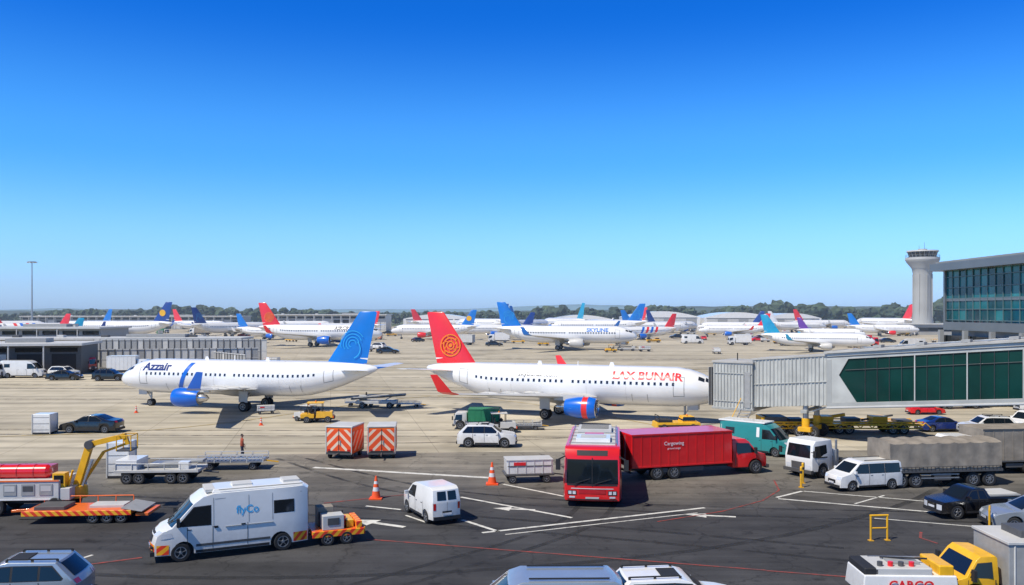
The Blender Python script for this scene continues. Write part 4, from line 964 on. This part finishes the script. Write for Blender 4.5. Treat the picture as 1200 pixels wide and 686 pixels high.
# ---------------------------------------------------------------- jet bridge
def bridge():
    T=Thing('jet_bridge',(21.35,70,0),math.atan2(-11,14)); SL=.09
    z0=lambda x:2.2+SL*max(x,-1)
    def sb(mb,x0,x1,y0,y1,a,b,m):
        vs=[]
        for x in(x0,x1):
            for y in(y0,y1):
                for h in(a,b): vs.append((x,y,z0(x)+h))
        mb.add(vs,[(0,1,3,2),(4,6,7,5),(0,4,5,1),(2,3,7,6),(1,5,7,3),(0,2,6,4)],m)
    PAN=mat('bridge_panel',(.50,.50,.46),.45,.1,0,.18,.8); FR=mat('bridge_frame',(.40,.40,.37),.5,.2,0,.12,1)
    GG=mat('bridge_green_glass',(.005,.045,.038),.12,0,0,.35,.35,spec=.4); RF=mat('bridge_roof',(.44,.425,.39),.6,0,0,.25,.5)
    w=T.p('tunnel',bevel=.02)
    sb(w,-1,5.2,-1.65,1.65,.1,3.9,PAN); sb(w,4.9,34,-1.85,1.85,-.15,.05,FR)
    for sy in(1,-1):
        for k in range(20):
            x=-.8+.3*k; sb(w,x,x+.1,sy*1.65-.06,sy*1.65+.06,.15,3.85,FR if k%3 else PAN)
        y=sy*1.66; sb(w,-1,5.2,y-.08,y+.08,1.9,1.98,FR)
    sb(w,-1.1,5.3,-1.75,1.75,3.9,4.05,RF)
    sb(w,5.0,34,-1.8,1.8,0.05,.3,FR); sb(w,5.0,34,-1.8,1.8,3.6,4.1,PAN); sb(w,4.8,34,-1.95,1.95,4.1,4.28,RF); sb(w,5.0,5.35,-1.8,1.8,.3,3.6,FR)
    g=T.p('glass')
    sb(g,5.35,33.8,-1.70,1.70,.3,3.6,GG)
    for sy in(1,-1):
        ya,yb=(1.72,1.80) if sy>0 else (-1.80,-1.72)
        pts=[(5.35,.3),(7.2,.3),(5.9,2.4),(6.6,3.6),(5.35,3.6)]
        vs=[(x,yy,z0(x)+h) for yy in(ya,yb) for x,h in pts]; w.add(vs,[(0,1,2,3,4),(9,8,7,6,5),(0,5,6,1),(1,6,7,2),(2,7,8,3),(3,8,9,4),(4,9,5,0)],PAN)
        x=11.2
        while x<34:
            sb(w,x,x+.09,ya,yb,.3,3.6,PAN); x+=3.4
        x=7.8
        while x<34:
            sb(w,x,x+.03,ya+.01,yb-.01,.3,3.6,DGREY); x+=.85
        sb(w,6.35,34,ya+.015,yb-.015,2.75,2.79,DGREY); sb(w,5.0,34,sy*1.82-.03,sy*1.82+.03,3.8,3.86,DGREY); sb(w,5.0,34,sy*1.87-.03,sy*1.87+.03,-.1,.02,LGREY)
    for k in range(9): sb(w,8+3*k,8.6+3*k,-.5,.5,4.28,4.5,GREY)
    for k in range(19): sb(w,5.4+1.5*k,5.46+1.5*k,-1.93,1.93,4.28,4.31,FR)
    sb(w,7,33,.9,1.1,4.28,4.4,STEEL)
    h=T.p('cabin',bevel=.04)
    h.box((-2.6,0,3.9),(3.4,3.9,3.7),PAN); h.box((-2.6,0,5.82),(3.6,4.1,.16),RF); h.box((-2.6,0,2.0),(3.6,4.0,.2),FR)
    for k in range(12): 
        h.box((-4.15+.28*k,-1.98,3.9),(.08,.06,3.5),FR)
    h.box((-2.6,-2.0,4.9),(3.3,.05,.08),FR); h.box((-2.6,-2.0,2.6),(3.3,.05,.08),FR)
    for k in range(9): h.box((-4.33,-1.75+.44*k,3.9),(.06,.1,3.4),FR)
    for k in range(5): h.box((-4.5-.12*k,.2,3.7),(.06,3.3-.05*k,3.2),DGREY if k%2 else GREY)
    h.box((-1.3,-2.02,3.6),(.5,.05,2.9),GREY); h.cyl((-3,0,5.9),(-3,0,6.5),.05,.05,DARK,8)
    s=T.p('supports',bevel=.02)
    for sy in(1,-1):
        s.cyl((3.2,sy*1.3,.8),(3.2,sy*1.3,2.6),.22,.22,STEEL,14); s.cyl((3.2,sy*1.3,.6),(3.2,sy*1.3,1.6),.3,.3,YEL,14); s.bar((3.2,sy*1.3,2.0),(4.8,sy*1.3,2.6),.12,FR)
    s.box((3.2,0,.75),(1.0,3.4,.35),YEL); s.box((3.2,0,2.15),(.5,3.6,.25),FR)
    for sy in(1,-1):
        for dx in(-.5,.5): wheel(s,3.2+dx,sy*1.1,.5,.35,sy,8)
    for k in range(9): s.box((-1.3,-2.3-.28*k,2.0-.22*k),(.9,.28,.05),STEEL)
    s.bar((-1.75,-2.2,2.05),(-1.75,-4.6,.15),.08,STEEL);s.bar((-.85,-2.2,2.05),(-.85,-4.6,.15),.08,STEEL);s.bar((-1.75,-2.2,2.95),(-1.75,-4.6,1.05),.05,YEL)
    s.cyl((21,0,0),(21,0,z0(21)),.45,.45,LGREY,18); s.box((21,0,.15),(1.8,1.8,.3),LGREY); s.bar((21,-1.7,z0(21)-.25),(21,1.7,z0(21)-.25),.4,FR)
    s.cyl((36,0,0),(36,0,4.5),.8,.8,LGREY,24); s.cyl((36,0,4.5),(36,0,9.7),3.1,3.1,PAN,32); s.cyl((36,0,9.7),(36,0,9.95),3.3,3.3,RF,32)
    T.done()
bridge()
def terminal():
    T=Thing('airport_terminal',(66,0,0)); Y0,Y1=52,130; D=60
    CON=mat('terminal_concrete',(.26,.27,.27),.8,0,0,.15,.15); RFM=mat('terminal_roof_metal',(.20,.22,.23),.4,.5,0,.1,.2)
    GT=mat('terminal_glass',(.006,.12,.14),.06,0,0,.5,.18,spec=.5); MU=mat('terminal_mullion',(.12,.20,.21),.5,.3,0,.1,1)
    w=T.p('walls'); yc=(Y0+Y1)/2;ly=Y1-Y0
    w.box((D/2+.6,yc,3.6),(D,ly-1.5,7.2),CON); w.box((D/2,yc,7.8),(D+.6,ly,1.2),RFM); 
    g=T.p('curtain_wall'); 
    rq=random.Random(3); GT2=mat('terminal_glass_dark',(.004,.07,.09),.08,0,0,.5,.3,spec=.5); GT3=mat('terminal_glass_light',(.02,.18,.20),.1,0,0,.3,.3,spec=.5)
    g.box((D/2+.1,yc,12.2),(D-.2,ly-.6,7.6),GT)
    n=int(ly/1.9)
    for k in range(n):
        for j in range(5):
            y=Y0+.4+(ly-.8)*(k+.5)/n; g.box((.06,y,9.5+1.6*j-.05),(.08,(ly-.8)/n-.02,1.5),rq.choice([GT,GT,GT2,GT2,GT3]))
    m=T.p('mullions')
    for k in range(n+1):
        y=Y0+.4+(ly-.8)*k/n; m.box((-.05,y,12.2),(.16,.09,7.6),MU)
    for z in(8.7,10.3,11.9,13.5,15.1): m.box((-.04,yc,z),(.14,ly-.5,.10),MU)
    for k in range(16): m.box((2+k*3.5,Y1-.25,12.2),(.09,.16,7.6),MU)
    m.box((-.02,Y1-.2,12.2),(.5,.5,7.7),RFM)
    m.box((-.03,yc,11.7),(.12,ly-.5,.4),RFM)
    r=T.p('roof'); r.box((D/2-.8,yc,16.6),(D+2.6,ly+1.2,1.1),RFM); r.box((D/2-.6,yc,17.3),(D+1.6,ly+.2,.35),CON); r.box((D/2+3,yc,18),(D-14,ly-14,1.2),CON)
    for k in range(6): r.box((8,Y0+12+k*11,18.1),(3,3.5,1.3),LGREY)
    o=T.p('ground_floor_openings')
    for k in range(11): o.box((.12,Y0+5+7*k,2.4),(1.0,4.6,3.8),DARK); o.box((.15,Y0+5+7*k,5.8),(.96,5.6,1.2),GLASS)
    for k in range(12): o.box((-.9,Y0+1.6+6.9*k,3.6),(.6,.6,7.2),CON)
    T.done()
terminal()
def tower():
    T=Thing('control_tower',(178,370,0)); C=mat('tower_concrete',(.38,.38,.36),.75,0,0,.15,.12); TW=mat('tower_trim',(.46,.46,.44),.6,0,0,.1,.3)
    s=T.p('shaft'); s.lathe([(0,5),(3,4.4),(10,3.9),(26,3.8),(28.5,4.3),(31.2,6.4),(32.2,6.9),(32.3,6.9)],(0,0,0),(0,0,1),C,36)
    for k in range(8):
        a=k*math.pi/4; s.box((math.cos(a)*4.0,math.sin(a)*4.0,15),(.35,.35,22),C,rz=a)
    s.cyl((0,0,32.2),(0,0,33.2),6.9,6.9,TW,36); s.cyl((0,0,33.2),(0,0,33.5),6.0,6.0,DGREY,36)
    g=T.p('cab_glass'); g.cyl((0,0,33.4),(0,0,35.7),5.2,6.0,GLASS,20)
    m=T.p('mullions')
    for k in range(20):
        a=2*math.pi*k/20; m.bar((math.cos(a)*5.25,math.sin(a)*5.25,33.4),(math.cos(a)*6.05,math.sin(a)*6.05,35.7),.16,GREY)
    r=T.p('roof'); r.cyl((0,0,35.7),(0,0,36.3),6.5,6.3,TW,36); r.cyl((0,0,36.3),(0,0,37),2,1.8,GREY,16); r.cyl((.8,0,37),(.8,0,40),.1,.05,DGREY,8); r.cyl((-1,1,36.3),(-1,1,38.6),.08,.05,DGREY,8)
    for k in range(24):
        a=2*math.pi*k/24; m.cyl((math.cos(a)*6.8,math.sin(a)*6.8,33.2),(math.cos(a)*6.8,math.sin(a)*6.8,34.3),.05,.05,STEEL,5)
    m.lathe([(34.28,6.75),(34.36,6.85)],(0,0,0),(0,0,1),STEEL,30)
    b=T.p('base_building'); b.box((2,-4,2.2),(24,12,4.4),C); b.box((2,-4,4.6),(25,13,.4),LGREY); b.box((2,-10.05,2.4),(20,.2,1.6),GLASS)
    T.done()
tower()
def fence(loc,yaw,L,H,m):
    T=Thing('blast_fence',loc,yaw); b=T.p('panels'); n=int(L/1.2)
    for k in range(n):
        x=-L/2+L*k/n; mm=[m,LGREY,GREY,m][(k*7)%4]
        b.box((x+L/n/2,0,H/2+.2),(L/n-.08,.12,H-.2),mm)
        b.box((x,.0,H/2+.1),(.16,.3,H+.2),DGREY); b.bar((x,1.6,0),(x,.1,H*.8),.12,DGREY)
    b.box((0,0,H+.1),(L,.3,.14),LGREY); b.box((0,0,H*.5),(L,.2,.1),LGREY); b.box((0,0,.12),(L,.5,.24),GREY); T.done()
fence((-66.5,150),R(14),42,3.2,LGREY); fence((-66,170),R(2),34,4.2,GREY); fence((-49,148),R(-50),14,2.6,GREY)
def shed(loc,yaw,L,D,H,name='service_building',wall=GREY):
    T=Thing(name,loc,yaw); w=T.p('walls'); w.box((0,0,H/2),(L,D,H),wall); r=T.p('roof',bevel=.03); r.box((0,-.6,H+.2),(L+1.2,D+2.2,.4),LGREY); r.box((L*.2,0,H+.7),(L*.2,D*.4,.7),GREY)
    for k in range(int(L/9)): r.box((-L/2+4+9*k,.5,H+.6),(1.4,1.4,.5),DGREY if k%2 else LGREY)
    o=T.p('openings'); n=max(2,int(L/4.5))
    for k in range(n):
        x=-L/2+L*(k+.5)/n
        for s in(1,-1):
            o.box((x,s*(D/2+.02),H*.38),(L/n*.7,.1,H*.66),DARK if k%3 else LGREY)
            o.box((x,s*(D/2+.03),H*.85),(L/n*.8,.1,H*.14),GLASS)
        r.bar((x-L/n/2,-D/2-1.5,0),(x-L/n/2,-D/2-1.5,H),.2,LGREY)
    return T.done()
shed((-84,137),R(12),30,10,4.6,'service_building',DGREY); shed((-86,178),R(3),60,8,4.2); shed((-118,200),R(0),50,14,6,'service_building',GREY)
def hangar(loc,yaw,L,D,H):
    T=Thing('hangar',loc,yaw); w=T.p('walls',angle=25); n=12
    prof=[(-L/2,0),(-L/2,H*.7)]+[(-L/2+L*k/n,H*.7+H*.3*math.sin(math.pi*k/n)) for k in range(1,n)]+[(L/2,H*.7),(L/2,0)]
    vs=[(x,y,z) for y in(-D/2,D/2) for x,z in prof]; m_=len(prof)
    w.add(vs,[tuple(range(m_)),tuple(range(2*m_-1,m_-1,-1))]+[(i,i+m_,i+m_+1,i+1) for i in range(m_-1)],WHITE)
    d=T.p('doors')
    for k in range(6): d.box((-L*.38+L*.152*k,-D/2-.06,H*.31),(L*.145,.12,H*.62),GREY if k%2 else LGREY)
    d.box((0,-D/2-.08,H*.66),(L*.92,.16,.3),DGREY)
    T.done()
hangar((78,455),0,38,30,10); hangar((118,460),0,36,30,9.5); hangar((150,470),0,30,30,9); hangar((-40,470),0,36,30,8.5); hangar((38,480),0,34,30,8)
shed((-95,450),0,60,20,8,'service_building',LGREY); shed((210,330),R(-5),50,14,5.5,'service_building',LGREY); shed((-210,480),0,120,20,7,'service_building',GREY)
def mast(loc,H):
    T=Thing('floodlight_mast',loc); b=T.p('pole'); b.cyl((0,0,0),(0,0,H),.45,.2,STEEL,12); b.box((0,0,.3),(1.4,1.4,.6),LGREY); b.cyl((0,0,H),(0,0,H+.3),1.9,1.9,STEEL,16)
    for k in range(8):
        a=k*math.pi/4; b.box((math.cos(a)*1.9,math.sin(a)*1.9,H-.1),(.6,.5,.4),LGREY,rz=a)
    T.done()
for l,hh in(((-225,400),33),((-330,480),16),((200,420),14)): mast(l,hh)
whv=vehicle('service_van',(-77.5,163),R(170),V3,WHITE,.95)
bt=boxtruck('catering_truck',(-60.5,135),R(10),6.2,1.2,3.0,1.8,2.4,WHITE,WHITE,False).done()
placed=[]
rnd=random.Random(11)
pool=[(whv,{}),(whv,{WHITE:LGREY}),(bt,{}),(bt,{WHITE:LGREY}),(tg,{}),(cw,{}),(dl,{}),(bl,{}),(bl,{LGREY:YEL}),(suv,{}),(car_b,{DBLUE:BLACKP}),(bt,{WHITE:RED}),(gt,{}),(h,{}),(yl,{}),(car_r,{}),(tk,{})]
def near(x,y):
    return any(math.hypot(x-a,y-b)<7 for a,b in placed) or any(math.hypot(x-q[0],y-q[1])<19*q[3] and y<300 for q in far)
n=0;tries=0
while n<125 and tries<4000:
    tries+=1
    y=rnd.choice([rnd.uniform(125,180),rnd.uniform(180,290),rnd.uniform(230,300),rnd.uniform(280,430),rnd.uniform(280,430)]); x=rnd.uniform(-.58,.55)*y
    if -.42*y<x<.40*y and y<195: continue
    if near(x,y) or (x>55 and y<140) or (-105<x<-45 and 128<y<185) : continue
    placed.append((x,y)); t,sw=rnd.choice(pool)
    clone(t,(x,y),rnd.choice([0,math.pi,R(rnd.uniform(0,360))]),sw or None,rnd.uniform(1.0,1.25) if t not in(car_r,) else 1); n+=1
for x,y,t,sw in [(-79,128,bt,{}),(-73.5,128.5,whv,{}),(-68,129.5,suv,{}),(-60,139,cw,{}),(-57,138,dl,{}),(-53,141,tg,{}),(-86,127,tk,{}),(-72,141,bt,{WHITE:RED}),(-62,163,whv,{}),(-45,160,cw,{}),(50,90,bt,{}),(55,95,whv,{}),(47,98,cw,{}),(59,88,tk,{}),(52,84,suv,{}),(46,88,bl,{LGREY:YEL}),(60,100,bt,{WHITE:RED}),(29,215,bl,{}),(24,208,tg,{}),(33,212,cw,{}),(-42,232,cw,{}),(-70,235,bl,{}),(-65,124,car_b,{DBLUE:BLACKP}),(-58,123,suv,{WHITE:BLACKP})]:
    clone(t,(x,y),rnd.choice([R(5),R(180),R(-10)]),sw or None,1.0)
def belt(name,x0,x1,y,h0,h1,n,rows=2):
    TM=[mat('foliage_a',(.045,.075,.045),.9,0,0,.5,.15),mat('foliage_b',(.065,.10,.06),.9,0,0,.5,.15),mat('foliage_c',(.035,.06,.042),.9,0,0,.5,.15)]  # greens paler and bluer, with distance haze put into the colour
    BK=mat('bark',(.08,.06,.05),.9)
    ico=bmesh.new(); bmesh.ops.create_icosphere(ico,subdivisions=2,radius=1); iv=[v.co.copy() for v in ico.verts]; ifc=[[v.index for v in f.verts] for f in ico.faces]; ico.free()
    b=MB(angle=10); q=random.Random(len(name)*3+n)
    for r in range(rows):
        for k in range(n):
            x=x0+(x1-x0)*(k+q.random())/n; yy=y+r*14+q.uniform(-6,6); h=q.uniform(h0,h1)*(1+.18*math.sin(x*.02)+.1*math.sin(x*.07))
            b.cyl((x,yy,0),(x,yy,h*.6),.35,.15,BK,5,False)
            for c in range(4):
                s=h*q.uniform(.2,.34); cx=x+q.uniform(-.25,.25)*h; cz=h*q.uniform(.35,.8) if c else h*.8
                m=q.choice(TM); vs=[]
                for v in iv:
                    w=1+q.uniform(-.3,.25); vs.append((cx+v.x*s*w,yy+v.y*s*w+q.uniform(-1,1),cz+v.z*s*w*.85))
                b.add(vs,ifc,m)
    b.obj(name)
belt('distant_trees',-560,160,640,8,12,150,2); belt('distant_trees',150,520,600,12.5,18,90,2); belt('distant_trees',-700,-380,600,9,12,50,1)
def hill(name,y,prof,m):
    vs=[];fs=[]
    for x,h in prof: vs+=[(x,y,-2),(x,y+60,h*.7),(x,y+200,h),(x,y+900,-2)]
    for i in range(len(prof)-1):
        for j in range(3): k=i*4+j; fs.append((k,k+4,k+5,k+1))
    b=MB(angle=80); b.add(vs,fs,m); b.obj(name)
HZ=mat('hazy_hill',(.15,.27,.36),1,0,0,.15,.004); HG=mat('wooded_hill',(.05,.085,.07),1,0,0,.5,.02)  # far hill's blue is aerial haze mixed into its base colour
q=random.Random(5)
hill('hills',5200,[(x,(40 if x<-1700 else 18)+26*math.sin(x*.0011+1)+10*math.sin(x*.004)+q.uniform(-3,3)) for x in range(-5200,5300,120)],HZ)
hill('wooded_hills',1500,[(x,(10 if x<300 else 16)+3*math.sin(x*.006)+q.uniform(-1.2,1.2)+(6*min(1,max(0,(x-300)/400)))) for x in range(-1700,1900,25)],HG)
# thin ground haze over the far apron
me=bpy.data.meshes.new('haze'); hb=bmesh.new(); bmesh.ops.create_cube(hb,size=1); hb.to_mesh(me); hb.free()
ho=bpy.data.objects.new('haze',me); COL.objects.link(ho); ho.scale=(3000,900,46); ho.location=(0,590,22.95)
hm=bpy.data.materials.new('haze_air'); hm.use_nodes=True; ht=hm.node_tree; ht.nodes.clear()
vo=ht.nodes.new('ShaderNodeVolumeScatter'); vo.inputs['Color'].default_value=(.78,.90,1,1); vo.inputs['Density'].default_value=.00045; vo.inputs['Anisotropy'].default_value=.1
oo=ht.nodes.new('ShaderNodeOutputMaterial'); ht.links.new(vo.outputs[0],oo.inputs['Volume']); me.materials.append(hm)
# ---------------------------------------------------------------- light, sky, camera
sd=Vector((.46,.37,-.81)).normalized()
sun=bpy.data.lights.new('sun','SUN'); sun.energy=5.0; sun.angle=R(.5); sun.color=(1,.94,.83)
so=bpy.data.objects.new('sun',sun); COL.objects.link(so); so.rotation_euler=sd.to_track_quat('-Z','Y').to_euler(); so.location=(-20,-10,60)
w=bpy.data.worlds.new('World'); sc.world=w; w.use_nodes=True; nt=w.node_tree; bg=nt.nodes['Background']
sk=nt.nodes.new('ShaderNodeTexSky'); sk.sky_type='NISHITA'; sk.sun_disc=False
sk.sun_elevation=math.asin(-sd.z); sk.sun_rotation=math.atan2(-sd.x,-sd.y)%(2*math.pi); sk.air_density=1.0; sk.dust_density=.6; sk.ozone_density=3.0; sk.altitude=0
tc=nt.nodes.new('ShaderNodeTexCoord'); sx=nt.nodes.new('ShaderNodeSeparateXYZ'); nt.links.new(tc.outputs['Generated'],sx.inputs[0])
cr=nt.nodes.new('ShaderNodeValToRGB'); cr.color_ramp.interpolation='EASE'; nt.links.new(sx.outputs[2],cr.inputs[0]); E=cr.color_ramp.elements
E[0].position=0;E[0].color=(.32,.52,1.0,1);E[1].position=.8;E[1].color=(.10,.14,.20,1)  # tint dimmed in the unseen upper sky to darken and warm shadows
for p,c_ in((.07,(.27,.50,.86,1)),(.18,(.125,.41,.72,1)),(.34,(.016,.235,.64,1)),(.5,(.06,.15,.28,1))):
    e=E.new(p);e.color=c_
mx=nt.nodes.new('ShaderNodeVectorMath');mx.operation='MULTIPLY'; nt.links.new(sk.outputs[0],mx.inputs[0]); nt.links.new(cr.outputs[0],mx.inputs[1])
m2=nt.nodes.new('ShaderNodeVectorMath');m2.operation='SCALE';m2.inputs['Scale'].default_value=2.35; nt.links.new(mx.outputs[0],m2.inputs[0])
nt.links.new(m2.outputs[0],bg.inputs['Color']); bg.inputs['Strength'].default_value=.12
cd=bpy.data.cameras.new('camera'); cam=bpy.data.objects.new('camera',cd); COL.objects.link(cam); sc.camera=cam
cam.location=(0,0,10); cam.rotation_euler=(R(90),0,0); cd.sensor_width=36; cd.lens=30.0; cd.shift_y=.0183; cd.clip_end=20000; cd.clip_start=.5
sc.view_settings.view_transform='Standard'; sc.view_settings.look='None'; sc.view_settings.exposure=0; sc.view_settings.gamma=1
